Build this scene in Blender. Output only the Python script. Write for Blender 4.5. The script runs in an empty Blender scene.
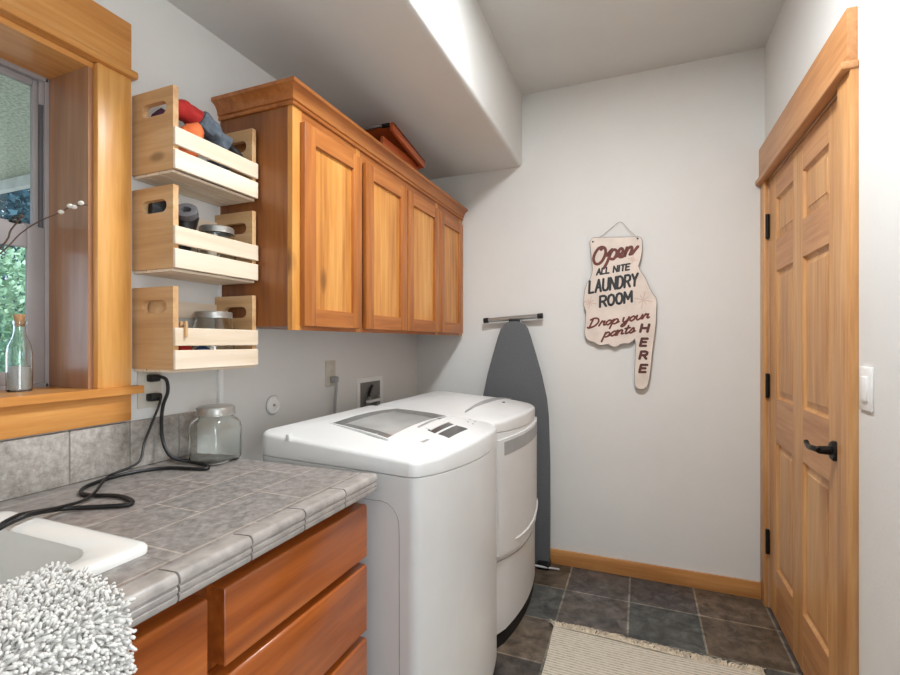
import bpy, bmesh, math, random
from mathutils import Vector, Matrix
random.seed(7)
SC = bpy.context.scene
COL = SC.collection

# ------------------------------------------------------------------ survey of the room (metres)
FPX, YAW, HOR, CAMZ = 471.5, math.atan(190 / 471.5), 342.0, 1.27
SN, CS = math.sin(YAW), math.cos(YAW)
def _ray(u, v):
    r = (u - 450) / FPX
    return -SN + r * CS, CS + r * SN, (HOR - v) / FPX
def onX(u, v, x):
    d = _ray(u, v); t = x / d[0]; return Vector((x, t * d[1], CAMZ + t * d[2]))
def onY(u, v, y):
    d = _ray(u, v); t = y / d[1]; return Vector((t * d[0], y, CAMZ + t * d[2]))
def onZ(u, v, z):
    d = _ray(u, v); t = (z - CAMZ) / d[2]; return Vector((t * d[0], t * d[1], z))

XL, XR, YB, YF = -1.33, 0.572, 2.74, -1.7
ZC, ZS, XS = 2.725, 2.305, -0.646
CT = 0.914                                    # countertop height

# ------------------------------------------------------------------ materials
def new_mat(name):
    m = bpy.data.materials.new(name); m.use_nodes = True
    nt = m.node_tree; b = nt.nodes['Principled BSDF']
    return m, nt, b
def lin(c):
    return tuple(((x / 255) / 12.92 if x / 255 <= .04045 else ((x / 255 + .055) / 1.055) ** 2.4) for x in c) + (1,)
def ramp(nt, fac, stops):
    r = nt.nodes.new('ShaderNodeValToRGB'); e = r.color_ramp.elements
    while len(e) < len(stops): e.new(.5)
    for el, (p, c) in zip(e, stops): el.position = p; el.color = lin(c)
    nt.links.new(fac, r.inputs[0]); return r.outputs[0]
def coords(nt, scale=(1, 1, 1), rnd=0.0, rot=(0, 0, 0), loc=(0, 0, 0)):
    tc = nt.nodes.new('ShaderNodeTexCoord'); mp = nt.nodes.new('ShaderNodeMapping')
    mp.inputs['Scale'].default_value = scale; mp.inputs['Rotation'].default_value = rot
    mp.inputs['Location'].default_value = loc
    src = tc.outputs['Object']
    if rnd:
        oi = nt.nodes.new('ShaderNodeObjectInfo'); mul = nt.nodes.new('ShaderNodeMath'); mul.operation = 'MULTIPLY'
        mul.inputs[1].default_value = rnd; nt.links.new(oi.outputs['Random'], mul.inputs[0])
        ad = nt.nodes.new('ShaderNodeVectorMath'); ad.operation = 'ADD'
        nt.links.new(src, ad.inputs[0]); nt.links.new(mul.outputs[0], ad.inputs[1]); src = ad.outputs[0]
    nt.links.new(src, mp.inputs[0]); return mp.outputs[0]
def noise(nt, vec, scale=5, detail=4, rough=.55, dist=0):
    n = nt.nodes.new('ShaderNodeTexNoise'); n.inputs['Scale'].default_value = scale
    n.inputs['Detail'].default_value = detail; n.inputs['Roughness'].default_value = rough
    n.inputs['Distortion'].default_value = dist; nt.links.new(vec, n.inputs['Vector']); return n.outputs[0]
def mixv(nt, a, b, f):
    m = nt.nodes.new('ShaderNodeMath'); m.operation = 'MULTIPLY_ADD'; m.inputs[1].default_value = f
    nt.links.new(a, m.inputs[0]); k = nt.nodes.new('ShaderNodeMath'); k.operation = 'MULTIPLY'; k.inputs[1].default_value = 1 - f
    nt.links.new(b, k.inputs[0]); nt.links.new(k.outputs[0], m.inputs[2]); return m.outputs[0]
def bump(nt, b, h, strength=.2, dist=.002):
    bp = nt.nodes.new('ShaderNodeBump'); bp.inputs['Strength'].default_value = strength
    bp.inputs['Distance'].default_value = dist; nt.links.new(h, bp.inputs['Height']); nt.links.new(bp.outputs[0], b.inputs['Normal'])
def plain(name, c, rough=.5, metal=0.0, var=0.06, nscale=8, bs=0, bscale=200):
    m, nt, b = new_mat(name); v = coords(nt)
    d = tuple(max(0, x * (1 - var)) for x in c); e = tuple(min(255, x * (1 + var)) for x in c)
    nt.links.new(ramp(nt, noise(nt, v, nscale, 3), [(.3, d), (.7, e)]), b.inputs['Base Color'])
    b.inputs['Roughness'].default_value = rough; b.inputs['Metallic'].default_value = metal
    if bs: bump(nt, b, noise(nt, v, bscale, 2), bs, .003)
    return m
def wood(name, dark, mid, light, axis='Z', rough=.42, fine=46, broad=9, knots=0, coat=.15):
    m, nt, b = new_mat(name); k = {'X': 0, 'Y': 1, 'Z': 2}[axis]
    s1 = [1, 1, 1]; s1[k] = .055; s2 = [1, 1, 1]; s2[k] = .12
    a = noise(nt, coords(nt, s1, 7.3), fine, 5, .6, .3)
    c = noise(nt, coords(nt, s2, 3.1), broad, 3, .5, 1.1)
    f = mixv(nt, a, c, .5)
    col = ramp(nt, f, [(.34, dark), (.5, mid), (.66, light)])
    if knots:
        s3 = [1, 1, 1]; s3[k] = .45
        vo = nt.nodes.new('ShaderNodeTexVoronoi'); vo.inputs['Scale'].default_value = knots
        nt.links.new(coords(nt, s3, 5.7), vo.inputs['Vector'])
        kr = nt.nodes.new('ShaderNodeMapRange'); kr.inputs[1].default_value = .05; kr.inputs[2].default_value = .12
        kr.inputs[3].default_value = .75; kr.inputs[4].default_value = 0
        nt.links.new(vo.outputs['Distance'], kr.inputs[0])
        mx = nt.nodes.new('ShaderNodeMix'); mx.data_type = 'RGBA'; nt.links.new(kr.outputs[0], mx.inputs[0])
        nt.links.new(col, mx.inputs[6]); mx.inputs[7].default_value = lin(tuple(x * .72 for x in dark)); col = mx.outputs[2]
    nt.links.new(col, b.inputs['Base Color']); b.inputs['Roughness'].default_value = rough
    b.inputs['Coat Weight'].default_value = coat; b.inputs['Coat Roughness'].default_value = .25
    bump(nt, b, a, .12, .0015); return m
def glass(name, tint, rough=.02, refl=1.0):
    m, nt, b = new_mat(name); nt.nodes.remove(b)
    out = nt.nodes['Material Output']; t = nt.nodes.new('ShaderNodeBsdfTransparent'); t.inputs[0].default_value = tint + (1,)
    g = nt.nodes.new('ShaderNodeBsdfGlossy'); g.inputs['Roughness'].default_value = rough
    fr = nt.nodes.new('ShaderNodeFresnel'); ge = nt.nodes.new('ShaderNodeNewGeometry'); mr = nt.nodes.new('ShaderNodeMapRange')
    mr.inputs[3].default_value = 1.45; mr.inputs[4].default_value = 1 / 1.45      # same reflectance from either side of the sheet
    nt.links.new(ge.outputs['Backfacing'], mr.inputs[0]); nt.links.new(mr.outputs[0], fr.inputs['IOR'])
    mu = nt.nodes.new('ShaderNodeMath'); mu.operation = 'MULTIPLY'; mu.inputs[1].default_value = refl
    nt.links.new(fr.outputs[0], mu.inputs[0]); mx = nt.nodes.new('ShaderNodeMixShader')
    nt.links.new(mu.outputs[0], mx.inputs[0]); nt.links.new(t.outputs[0], mx.inputs[1]); nt.links.new(g.outputs[0], mx.inputs[2])
    nt.links.new(mx.outputs[0], out.inputs[0]); return m
def bricks(name, c1, c2, mortar, bw, rh, ms, offset, order, loc, nscale, namp, rough, bumpd=.4, tints=None):
    """order maps object axes to (brick x, brick y)"""
    m, nt, b = new_mat(name)
    v = coords(nt, loc=loc); sp = nt.nodes.new('ShaderNodeSeparateXYZ'); cb = nt.nodes.new('ShaderNodeCombineXYZ')
    nt.links.new(v, sp.inputs[0]); nt.links.new(sp.outputs[order[0]], cb.inputs[0]); nt.links.new(sp.outputs[order[1]], cb.inputs[1])
    br = nt.nodes.new('ShaderNodeTexBrick'); br.offset = offset; br.squash = 1
    br.inputs['Scale'].default_value = 1; br.inputs['Brick Width'].default_value = bw; br.inputs['Row Height'].default_value = rh
    br.inputs['Mortar Size'].default_value = ms; br.inputs['Mortar Smooth'].default_value = .2; br.inputs['Bias'].default_value = 0
    br.inputs['Color1'].default_value = lin(c1); br.inputs['Color2'].default_value = lin(c2); br.inputs['Mortar'].default_value = lin(mortar)
    nt.links.new(cb.outputs[0], br.inputs['Vector'])
    n = noise(nt, coords(nt, rnd=0), nscale, 8, .68, .4)
    r = ramp(nt, n, [(.25, tuple(128 - namp * x for x in (1, 1, 1))), (.75, tuple(128 + namp * x for x in (1, 1, 1)))])
    mx = nt.nodes.new('ShaderNodeMix'); mx.data_type = 'RGBA'; mx.blend_type = 'OVERLAY'; mx.inputs[0].default_value = 1
    nt.links.new(br.outputs[0], mx.inputs[6]); nt.links.new(r, mx.inputs[7]); col = mx.outputs[2]
    if tints:
        dv = nt.nodes.new('ShaderNodeVectorMath'); dv.operation = 'DIVIDE'; dv.inputs[1].default_value = (bw, rh, 1); nt.links.new(cb.outputs[0], dv.inputs[0])
        fl = nt.nodes.new('ShaderNodeVectorMath'); fl.operation = 'FLOOR'; nt.links.new(dv.outputs[0], fl.inputs[0])
        wn = nt.nodes.new('ShaderNodeTexWhiteNoise'); wn.noise_dimensions = '3D'; nt.links.new(fl.outputs[0], wn.inputs[0])
        n2 = noise(nt, coords(nt, loc=(3, 5, 1)), 5, 5, .65)
        r2 = ramp(nt, mixv(nt, wn.outputs[0], n2, .6), tints); m2 = nt.nodes.new('ShaderNodeMix'); m2.data_type = 'RGBA'; m2.blend_type = 'SOFT_LIGHT'; m2.inputs[0].default_value = 1
        nt.links.new(col, m2.inputs[6]); nt.links.new(r2, m2.inputs[7]); col = m2.outputs[2]
    nt.links.new(col, b.inputs['Base Color']); b.inputs['Roughness'].default_value = rough
    inv = nt.nodes.new('ShaderNodeMath'); inv.operation = 'MULTIPLY_ADD'; inv.inputs[1].default_value = -1; inv.inputs[2].default_value = 1
    nt.links.new(br.outputs['Fac'], inv.inputs[0])
    bump(nt, b, mixv(nt, inv.outputs[0], n, .6), bumpd, .003); return m

M = {}
def wall_mat(name, c, bs=.25):
    m, nt, b = new_mat(name); v = coords(nt)
    nt.links.new(ramp(nt, noise(nt, v, 2.5, 6, .7), [(.25, tuple(x * .975 for x in c)), (.7, c)]), b.inputs['Base Color'])
    b.inputs['Roughness'].default_value = .75; bump(nt, b, noise(nt, v, 120, 3), bs, .002); return m
M['wall'] = wall_mat('painted_wall', (226, 225, 221))
M['ceil'] = wall_mat('painted_ceiling', (216, 215, 211), .35)
M['floor'] = bricks('slate_floor', (150, 146, 141), (122, 119, 117), (186, 182, 172), .305, .3, .0048, 0.0, (0, 1), (.05 + .305 * 10, -2.465 + 3.0 * 2, 0), 14, 70, .45, .35,
                    [(.25, (118, 127, 125)), (.5, (128, 123, 124)), (.75, (156, 132, 104))])
M['top'] = bricks('counter_tile', (190, 183, 177), (186, 179, 173), (204, 199, 194), .305, .14, .0025, .5, (1, 0), (.13, .845 + 1.4 * 2, 0), 42, 40, .38, .25)
CH = ((128, 70, 24), (176, 104, 44), (204, 136, 68))
M['cab_z'] = wood('alder_vertical', (168, 102, 40), (206, 140, 66), (222, 164, 90), 'Z', knots=5)
M['cab_y'] = wood('alder_along', (142, 78, 30), (174, 104, 46), (194, 126, 64), 'Y')
M['cab_x'] = wood('alder_cross', (136, 80, 36), (170, 106, 52), (194, 130, 72), 'X')
M['stile'] = wood('alder_stile', (142, 78, 30), (174, 104, 46), (194, 126, 64), 'Z')
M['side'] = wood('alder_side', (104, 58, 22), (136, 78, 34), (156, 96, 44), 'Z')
M['base_y'] = wood('cherry_along', (136, 66, 22), (168, 88, 33), (188, 108, 46), 'Y', rough=.3, broad=6, coat=.3)
M['base_shaded_z'] = wood('cherry_vertical_shaded', (104, 50, 18), (132, 68, 26), (152, 84, 36), 'Z', rough=.35)  # cherry darkened for the shade in the gaps between the fronts
M['door_z'] = wood('fir_vertical', (176, 120, 66), (200, 146, 90), (214, 166, 110), 'Z', rough=.45, fine=60)
M['door_y'] = wood('fir_along', (170, 112, 64), (192, 136, 86), (206, 154, 104), 'Y', rough=.45, fine=60)
M['trim_z'] = wood('window_trim_vertical', (198, 134, 64), (218, 158, 84), (232, 178, 108), 'Z', rough=.35, fine=60)
M['trim_y'] = wood('window_trim_along', (188, 120, 52), (208, 142, 72), (222, 164, 94), 'Y', rough=.35, fine=60)
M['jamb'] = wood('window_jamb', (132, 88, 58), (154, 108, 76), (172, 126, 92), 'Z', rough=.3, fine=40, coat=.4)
M['base_x'] = wood('baseboard_wood', (166, 108, 56), (190, 132, 74), (208, 152, 92), 'X', rough=.4)
M['pine_x'] = wood('pine_end', (186, 142, 96), (206, 164, 116), (220, 184, 140), 'X', rough=.6, knots=7, coat=0)
M['pine_y'] = wood('pine_slat', (216, 194, 166), (228, 210, 186), (236, 222, 202), 'Y', rough=.65, knots=9, coat=0)
M['redwood'] = wood('red_stained_wood', (150, 62, 26), (184, 86, 42), (206, 110, 62), 'Y', rough=.4)
M['white'] = plain('white_enamel', (220, 220, 218), .32, var=.01)
M['grey_side'] = plain('grey_painted_steel', (204, 204, 203), .4, var=.01)
M['grey_plastic'] = plain('grey_plastic', (158, 158, 158), .35)
M['dark_glass'] = plain('smoked_glass', (116, 117, 116), .12, var=.15, nscale=6)
M['lid_glass'] = plain('lid_glass', (162, 163, 160), .12, var=.1, nscale=5)
M['display'] = plain('display_window', (70, 71, 72), .15)
M['black'] = plain('black_plastic', (15, 15, 16), .45)
M['toe'] = plain('toe_kick', (18, 18, 18), .7)
M['iron'] = plain('dark_iron', (34, 33, 32), .4, metal=.7)
M['steel'] = plain('brushed_steel', (176, 175, 172), .32, metal=.9)
M['zinc'] = plain('zinc_lid', (172, 170, 164), .35, metal=.7)
M['almond'] = plain('almond_plate', (206, 200, 186), .4, var=.02)
M['wplate'] = plain('white_plate', (238, 237, 234), .4, var=.01)
M['boxin'] = plain('outlet_box_inside', (120, 117, 112), .6)
M['vinyl'] = plain('window_vinyl', (158, 152, 150), .45, var=.03)
M['vinyl_d'] = plain('window_track', (92, 90, 92), .5, var=.03)
M['sink'] = plain('sink_enamel', (228, 227, 222), .2, var=.01)
M['basin'] = plain('sink_basin', (226, 225, 220), .3, var=.01)
M['edge'] = plain('edge_tile_glaze', (160, 153, 147), .3, var=.1, nscale=30)
M['grout'] = plain('grout', (146, 138, 130), .8)
M['cloth_grey'] = plain('ironing_cover', (97, 99, 102), .9, var=.05, nscale=160, bs=.15, bscale=500)
M['pile'] = plain('chenille', (212, 209, 203), 1, var=.04, nscale=30)
M['signw'] = plain('sign_paint', (222, 208, 196), .6, var=.05, nscale=9)
M['signedge'] = plain('sign_edge', (104, 96, 88), .7)
M['ink_b'] = plain('sign_black', (46, 46, 48), .6)
M['ink_r'] = plain('sign_brown', (106, 50, 40), .6)
M['ink_d'] = plain('sign_dark_brown', (88, 46, 40), .6)
M['ink_p'] = plain('sign_pink', (196, 158, 140), .6)
M['string'] = plain('sign_string', (150, 140, 128), .8)
M['fringe'] = plain('rug_fringe', (206, 192, 170), .9, var=.12, nscale=40)
M['glass'] = glass('window_pane', (.93, .96, .97), .01, .7)
def real_glass(name, tint, rough=.0):
    m, nt, b = new_mat(name); b.inputs['Base Color'].default_value = tint + (1,); b.inputs['Roughness'].default_value = rough
    b.inputs['Transmission Weight'].default_value = 1; b.inputs['IOR'].default_value = 1.45; return m
M['jarglass'] = real_glass('jar_glass', (.95, .98, .965), .02)
M['bottle'] = real_glass('bottle_glass', (.94, .98, .97), .01)
M['cork'] = plain('cork', (170, 128, 88), .8, var=.2, nscale=90)
M['sand'] = plain('white_sand', (186, 182, 178), .9, var=.05, nscale=200)
M['twig'] = plain('twig_bark', (84, 66, 54), .8)
M['catkin'] = plain('catkin', (220, 214, 204), .95)
M['red'] = plain('red_knit', (190, 44, 40), .85, bs=.3)
M['slateblue'] = plain('grey_blue_knit', (94, 104, 114), .9, var=.2, nscale=40, bs=.4)
M['orange'] = plain('orange_cloth', (224, 112, 58), .8, var=.12)
M['purple'] = plain('plum_cloth', (84, 42, 72), .85)
M['blue'] = plain('blue_cloth', (40, 72, 120), .8)
M['concrete'] = plain('gravel', (164, 162, 154), .95, var=.2, nscale=30)
M['soffit_out'] = plain('porch_stucco', (176, 180, 162), .9, var=.16, nscale=60)
M['fascia'] = plain('fascia_paint', (206, 208, 204), .7)
M['bark'] = plain('tree_bark', (86, 72, 60), .9, var=.2)
def leaf_mat(name, a, b2):
    m, nt, b = new_mat(name)
    nt.links.new(ramp(nt, noise(nt, coords(nt), 3.0, 4, .7), [(.35, a), (.65, b2)]), b.inputs['Base Color'])
    b.inputs['Roughness'].default_value = .6; return m
M['leaf_shaded'] = leaf_mat('spruce_needles_shaded', (24, 52, 64), (58, 98, 112))  # shade and bluish screen haze painted into the leaf colour
M['leaf_light'] = leaf_mat('bright_leaves', (84, 136, 96), (176, 206, 176))
M['leaf_mid'] = leaf_mat('mid_leaves', (56, 104, 84), (128, 168, 140))
def rug_mat():
    m, nt, b = new_mat('woven_rug'); v = coords(nt)
    w = nt.nodes.new('ShaderNodeTexWave'); w.wave_type = 'BANDS'; w.bands_direction = 'Y'
    w.inputs['Scale'].default_value = 21; w.inputs['Distortion'].default_value = .5; w.inputs['Detail'].default_value = 1
    nt.links.new(v, w.inputs['Vector'])
    f = mixv(nt, w.outputs['Fac'], noise(nt, v, 60, 4, .7), .45)
    nt.links.new(ramp(nt, f, [(.18, (132, 120, 100)), (.34, (192, 181, 162)), (.8, (214, 205, 190))]), b.inputs['Base Color'])
    b.inputs['Roughness'].default_value = .95; bump(nt, b, f, .6, .004); return m
M['rug'] = rug_mat()
def splash_mat():
    m, nt, b = new_mat('splash_tile'); v = coords(nt, rnd=9)
    n = noise(nt, v, 60, 9, .75, .3)
    n2 = noise(nt, v, 4, 3, .6)
    nt.links.new(ramp(nt, mixv(nt, n, n2, .65), [(.32, (116, 108, 99)), (.5, (164, 157, 149)), (.66, (200, 194, 187))]), b.inputs['Base Color'])
    b.inputs['Roughness'].default_value = .5; bump(nt, b, n, .3, .002); return m
M['splash'] = splash_mat()

# ------------------------------------------------------------------ mesh helpers
class MB:
    def __init__(s): s.bm = bmesh.new()
    def _merge(s, t):
        me = bpy.data.meshes.new('t'); t.to_mesh(me); t.free(); s.bm.from_mesh(me); bpy.data.meshes.remove(me)
    def box(s, x0, x1, y0, y1, z0, z1, b=0, seg=2, rot=None, piv=None):
        t = bmesh.new(); bmesh.ops.create_cube(t, size=1)
        for v in t.verts:
            v.co = Vector(((x0 + x1) / 2 + v.co.x * (x1 - x0), (y0 + y1) / 2 + v.co.y * (y1 - y0), (z0 + z1) / 2 + v.co.z * (z1 - z0)))
        if b: bmesh.ops.bevel(t, geom=t.edges[:], offset=b, segments=seg, affect='EDGES', profile=.5)
        if rot is not None:
            p = Vector(piv); bmesh.ops.transform(t, matrix=Matrix.Translation(p) @ rot @ Matrix.Translation(-p), verts=t.verts)
        s._merge(t); return s
    def prism(s, pts, axis, a0, a1, b=0, seg=2):
        """pts: 2-D polygon in the remaining axes (in x,y,z order)"""
        def mk(p, a):
            return {'X': (a, p[0], p[1]), 'Y': (p[0], a, p[1]), 'Z': (p[0], p[1], a)}[axis]
        t = bmesh.new(); lo = [t.verts.new(mk(p, a0)) for p in pts]; hi = [t.verts.new(mk(p, a1)) for p in pts]
        n = len(pts); t.faces.new(lo[::-1]); t.faces.new(hi)
        for i in range(n): t.faces.new((lo[i], lo[(i + 1) % n], hi[(i + 1) % n], hi[i]))
        bmesh.ops.recalc_face_normals(t, faces=t.faces)
        if b:
            e = [e for e in t.edges if len(e.link_faces) == 2 and e.calc_face_angle(0) > .6]
            bmesh.ops.bevel(t, geom=e, offset=b, segments=seg, affect='EDGES', profile=.5)
        s._merge(t); return s
    def loft(s, rings, cap0=True, cap1=True, closed=False):
        t = bmesh.new(); R = [[t.verts.new(p) for p in r] for r in rings]; n = len(R[0])
        pairs = list(zip(R[:-1], R[1:])) + ([(R[-1], R[0])] if closed else [])
        for a, b in pairs:
            for i in range(n): t.faces.new((a[i], a[(i + 1) % n], b[(i + 1) % n], b[i]))
        if not closed:
            if cap0: t.faces.new(R[0][::-1])
            if cap1: t.faces.new(R[-1])
        bmesh.ops.recalc_face_normals(t, faces=t.faces); s._merge(t); return s
    def lathe(s, prof, c, n=32, axis='Z'):
        rings = []
        for r, h in prof:
            ring = []
            for i in range(n):
                a = 2 * math.pi * i / n; p, q = max(r, 1e-5) * math.cos(a), max(r, 1e-5) * math.sin(a)
                ring.append({'Z': (c[0] + p, c[1] + q, c[2] + h), 'X': (c[0] + h, c[1] + p, c[2] + q), 'Y': (c[0] + p, c[1] + h, c[2] + q)}[axis])
            rings.append(ring)
        return s.loft(rings)
    def tube(s, pts, r, n=8):
        P = [Vector(p) for p in pts]; m = len(P); rr = r if isinstance(r, (list, tuple)) else [r] * m
        rings = []; up = Vector((0, 0, 1)); prev = None
        for i in range(m):
            d = (P[min(i + 1, m - 1)] - P[max(i - 1, 0)]).normalized()
            if prev is None:
                ref = up if abs(d.dot(up)) < .9 else Vector((1, 0, 0)); a = d.cross(ref).normalized()
            else:
                a = (prev - d * prev.dot(d)).normalized()
            prev = a; b = d.cross(a)
            rings.append([P[i] + (a * math.cos(2 * math.pi * k / n) + b * math.sin(2 * math.pi * k / n)) * rr[i] for k in range(n)])
        return s.loft(rings)
    def patch(s, f, nu, nv, off):
        """solid sheet: f(u,v) -> point, off: vector thickness (added for the back side)"""
        t = bmesh.new(); o = Vector(off)
        A = [[t.verts.new(Vector(f(i / nu, j / nv))) for j in range(nv + 1)] for i in range(nu + 1)]
        B = [[t.verts.new(v.co + o) for v in r] for r in A]
        for i in range(nu):
            for j in range(nv):
                t.faces.new((A[i][j], A[i + 1][j], A[i + 1][j + 1], A[i][j + 1])); t.faces.new((B[i][j], B[i][j + 1], B[i + 1][j + 1], B[i + 1][j]))
        for i in range(nu):
            t.faces.new((A[i][0], B[i][0], B[i + 1][0], A[i + 1][0])); t.faces.new((A[i][nv], A[i + 1][nv], B[i + 1][nv], B[i][nv]))
        for j in range(nv):
            t.faces.new((A[0][j], A[0][j + 1], B[0][j + 1], B[0][j])); t.faces.new((A[nu][j], B[nu][j], B[nu][j + 1], A[nu][j + 1]))
        bmesh.ops.recalc_face_normals(t, faces=t.faces); s._merge(t); return s
    def ball(s, c, r, sub=2, sc=(1, 1, 1), jit=0, seed=0):
        t = bmesh.new(); bmesh.ops.create_icosphere(t, subdivisions=sub, radius=1); rg = random.Random(seed)
        for v in t.verts:
            k = 1 + (rg.random() - .5) * jit; v.co = Vector((c[0] + v.co.x * r * sc[0] * k, c[1] + v.co.y * r * sc[1] * k, c[2] + v.co.z * r * sc[2] * k))
        s._merge(t); return s
    def build(s, name, mat, parent=None, origin=None, angle=35):
        bmesh.ops.recalc_face_normals(s.bm, faces=s.bm.faces) if False else None
        if parent is not None:
            r = parent
            while r.parent: r = r.parent
            org = Vector(r.location)
        elif origin is not None: org = Vector(origin)
        else:
            xs = [v.co for v in s.bm.verts]
            org = Vector(((min(v.x for v in xs) + max(v.x for v in xs)) / 2, (min(v.y for v in xs) + max(v.y for v in xs)) / 2, min(v.z for v in xs)))
        for v in s.bm.verts: v.co -= org
        me = bpy.data.meshes.new(name); s.bm.to_mesh(me); s.bm.free()
        for p in me.polygons: p.use_smooth = True
        me.set_sharp_from_angle(angle=math.radians(angle))
        me.materials.append(mat if not isinstance(mat, str) else M[mat])
        o = bpy.data.objects.new(name, me); COL.objects.link(o)
        if parent is not None: o.parent = parent
        else: o.location = org
        return o
def spline(pts, k=6):
    P = [Vector(p) for p in pts]; out = []
    for i in range(len(P) - 1):
        a, b, c, d = P[max(i - 1, 0)], P[i], P[i + 1], P[min(i + 2, len(P) - 1)]
        for j in range(k):
            t = j / k
            out.append(.5 * ((2 * b) + (-a + c) * t + (2 * a - 5 * b + 4 * c - d) * t * t + (-a + 3 * b - 3 * c + d) * t ** 3))
    out.append(P[-1]); return out
def thing(name, label, cat, loc, group=None):
    o = bpy.data.objects.new(name, None); COL.objects.link(o); o.location = loc; o.empty_display_size = .05
    o['label'] = label; o['category'] = cat
    if group: o['group'] = group
    return o
def tag(o, label, cat, group=None):
    o['label'] = label; o['category'] = cat
    if group: o['group'] = group
    return o
def struct(o, label=None, cat=None):
    o['kind'] = 'structure'
    if label: o['label'] = label
    if cat: o['category'] = cat
    return o
def copy_tree(o, parent=None):
    c = o.copy(); COL.objects.link(c)
    if parent is not None: c.parent = parent
    for ch in list(o.children): copy_tree(ch, c)
    return c
def rrect(x0, x1, y0, y1, r, n=6):
    out = []
    for cx, cy, a0 in ((x1 - r, y0 + r, -90), (x1 - r, y1 - r, 0), (x0 + r, y1 - r, 90), (x0 + r, y0 + r, 180)):
        for i in range(n + 1):
            a = math.radians(a0 + 90 * i / n); out.append((cx + r * math.cos(a), cy + r * math.sin(a)))
    return out

# ------------------------------------------------------------------ the setting
struct(MB().box(XL - .3, XR + .3, YF - .1, YB + .1, -.06, 0).build('floor', 'floor', origin=(0, 0, 0)), 'dark grey slate tile floor with pale grout', 'floor')
struct(MB().box(XL - .1, XR + .1, YF - .1, YB + .1, ZC, ZC + .1).build('ceiling', 'ceil'), 'white ceiling above the soffit', 'ceiling')
so = MB(); so.prism([(XL, ZS), (XS, ZS), (XS, ZC), (XL, ZC)], 'Y', YF, YB, 0)
bm = so.bm
ed = [e for e in bm.edges if all(abs(v.co.x - XS) < 1e-4 and abs(v.co.z - ZS) < 1e-4 for v in e.verts)]
bmesh.ops.bevel(bm, geom=ed, offset=.022, segments=5, affect='EDGES', profile=.5)
struct(so.build('soffit', 'ceil'), 'dropped soffit box along the left of the ceiling', 'soffit')
# window opening in the left wall
WY0, WY1, WZ0, WZ1 = -.20, .79, 1.147, 1.99
wl = MB()
wl.box(XL - .22, XL, WY1, YB, 0, ZC)
wl.box(XL - .22, XL, YF, WY0, 0, ZC)
wl.box(XL - .22, XL, WY0, WY1, 0, WZ0 - .02)
wl.box(XL - .22, XL, WY0, WY1, WZ1 + .015, ZC)
struct(wl.build('wall_left', 'wall'), 'off-white painted wall with the window, behind washer and cabinets', 'wall')
struct(MB().box(XL - .22, XR + .14, YB, YB + .12, 0, ZC).build('wall_back', 'wall'), 'off-white painted back wall behind the hanging sign', 'wall')
struct(MB().box(XL - .22, XR + .14, YF - .12, YF, 0, ZC).build('wall_front', 'wall'), 'off-white wall behind the viewer', 'wall')
DY0, DY1, DZ1 = 1.762, 2.662, 2.045
wr = MB()
wr.box(XR, XR + .14, DY1, YB, 0, ZC); wr.box(XR, XR + .14, .15, DY0, 0, ZC); wr.box(XR, XR + .14, YF, -.8, 0, ZC); wr.box(XR, XR + .14, -.8, .15, 2.06, ZC); wr.box(XR, XR + .14, DY0, DY1, DZ1, ZC)  # doorway gap beside the viewer is made up, to let added fill light in
wr.box(XR + .1, XR + .14, DY0, DY1, 0, DZ1)
struct(wr.build('wall_right', 'wall'), 'off-white painted right wall around the wooden door', 'wall')
def baseboard(name, x0, x1, y0, y1, mat):
    return MB().box(x0, x1, y0, y1, 0, .083, .003).build(name, mat)
struct(baseboard('baseboard_back', XL, XR - .001, YB - .015, YB, 'base_x'), 'wooden baseboard along the back wall', 'baseboard')
struct(baseboard('baseboard_right', XR - .015, XR, .151, 1.655, 'door_y'), 'wooden baseboard along the right wall', 'baseboard')

# ---- door
door = thing('door_1', 'wooden six-panel door with black lever in the right wall', 'door', (XR, 2.2, 0)); door['kind'] = 'structure'
LY0, LY1, LZ0, LZ1 = 1.768, 2.652, .012, 2.035
py = [(1.895, 2.163), (2.285, 2.535)]; pz = [(.235, .815), (1.015, 1.593), (1.735, 1.922)]
lx0, lx1 = XR + .001, XR + .038
leaf = MB().box(lx0 + .022, lx1 - .002, LY0 + .05, LY1 - .05, LZ0 + .05, LZ1 - .05).build('leaf', 'door_z', door)
for a, b in ((LY0, py[0][0]), (py[0][1], py[1][0]), (py[1][1], LY1)): MB().box(lx0, lx1, a, b, LZ0, LZ1, .0015, 1).build('stile', 'door_z', leaf)
for a, b in ((LZ0, pz[0][0]), (pz[0][1], pz[1][0]), (pz[1][1], pz[2][0]), (pz[2][1], LZ1)):
    for (q0, q1) in py: MB().box(lx0 + .0003, lx1, q0, q1, a, b, .0008, 1).build('rail', 'door_y', leaf)
for (y0, y1) in py:
    for (z0, z1) in pz:
        p = MB()
        def ring(d, x): return [(x, y0 + d, z0 + d), (x, y1 - d, z0 + d), (x, y1 - d, z1 - d), (x, y0 + d, z1 - d)]
        p.loft([ring(0, lx0 + .021), ring(0, lx0 + .003), ring(.005, lx0 + .011), ring(.010, lx0 + .013), ring(.034, lx0 + .008), ring(.036, lx0 + .0055), ring(.05, lx0 + .0055)], True, True)
        p.build('panel', 'door_z', leaf, angle=12)
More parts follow.
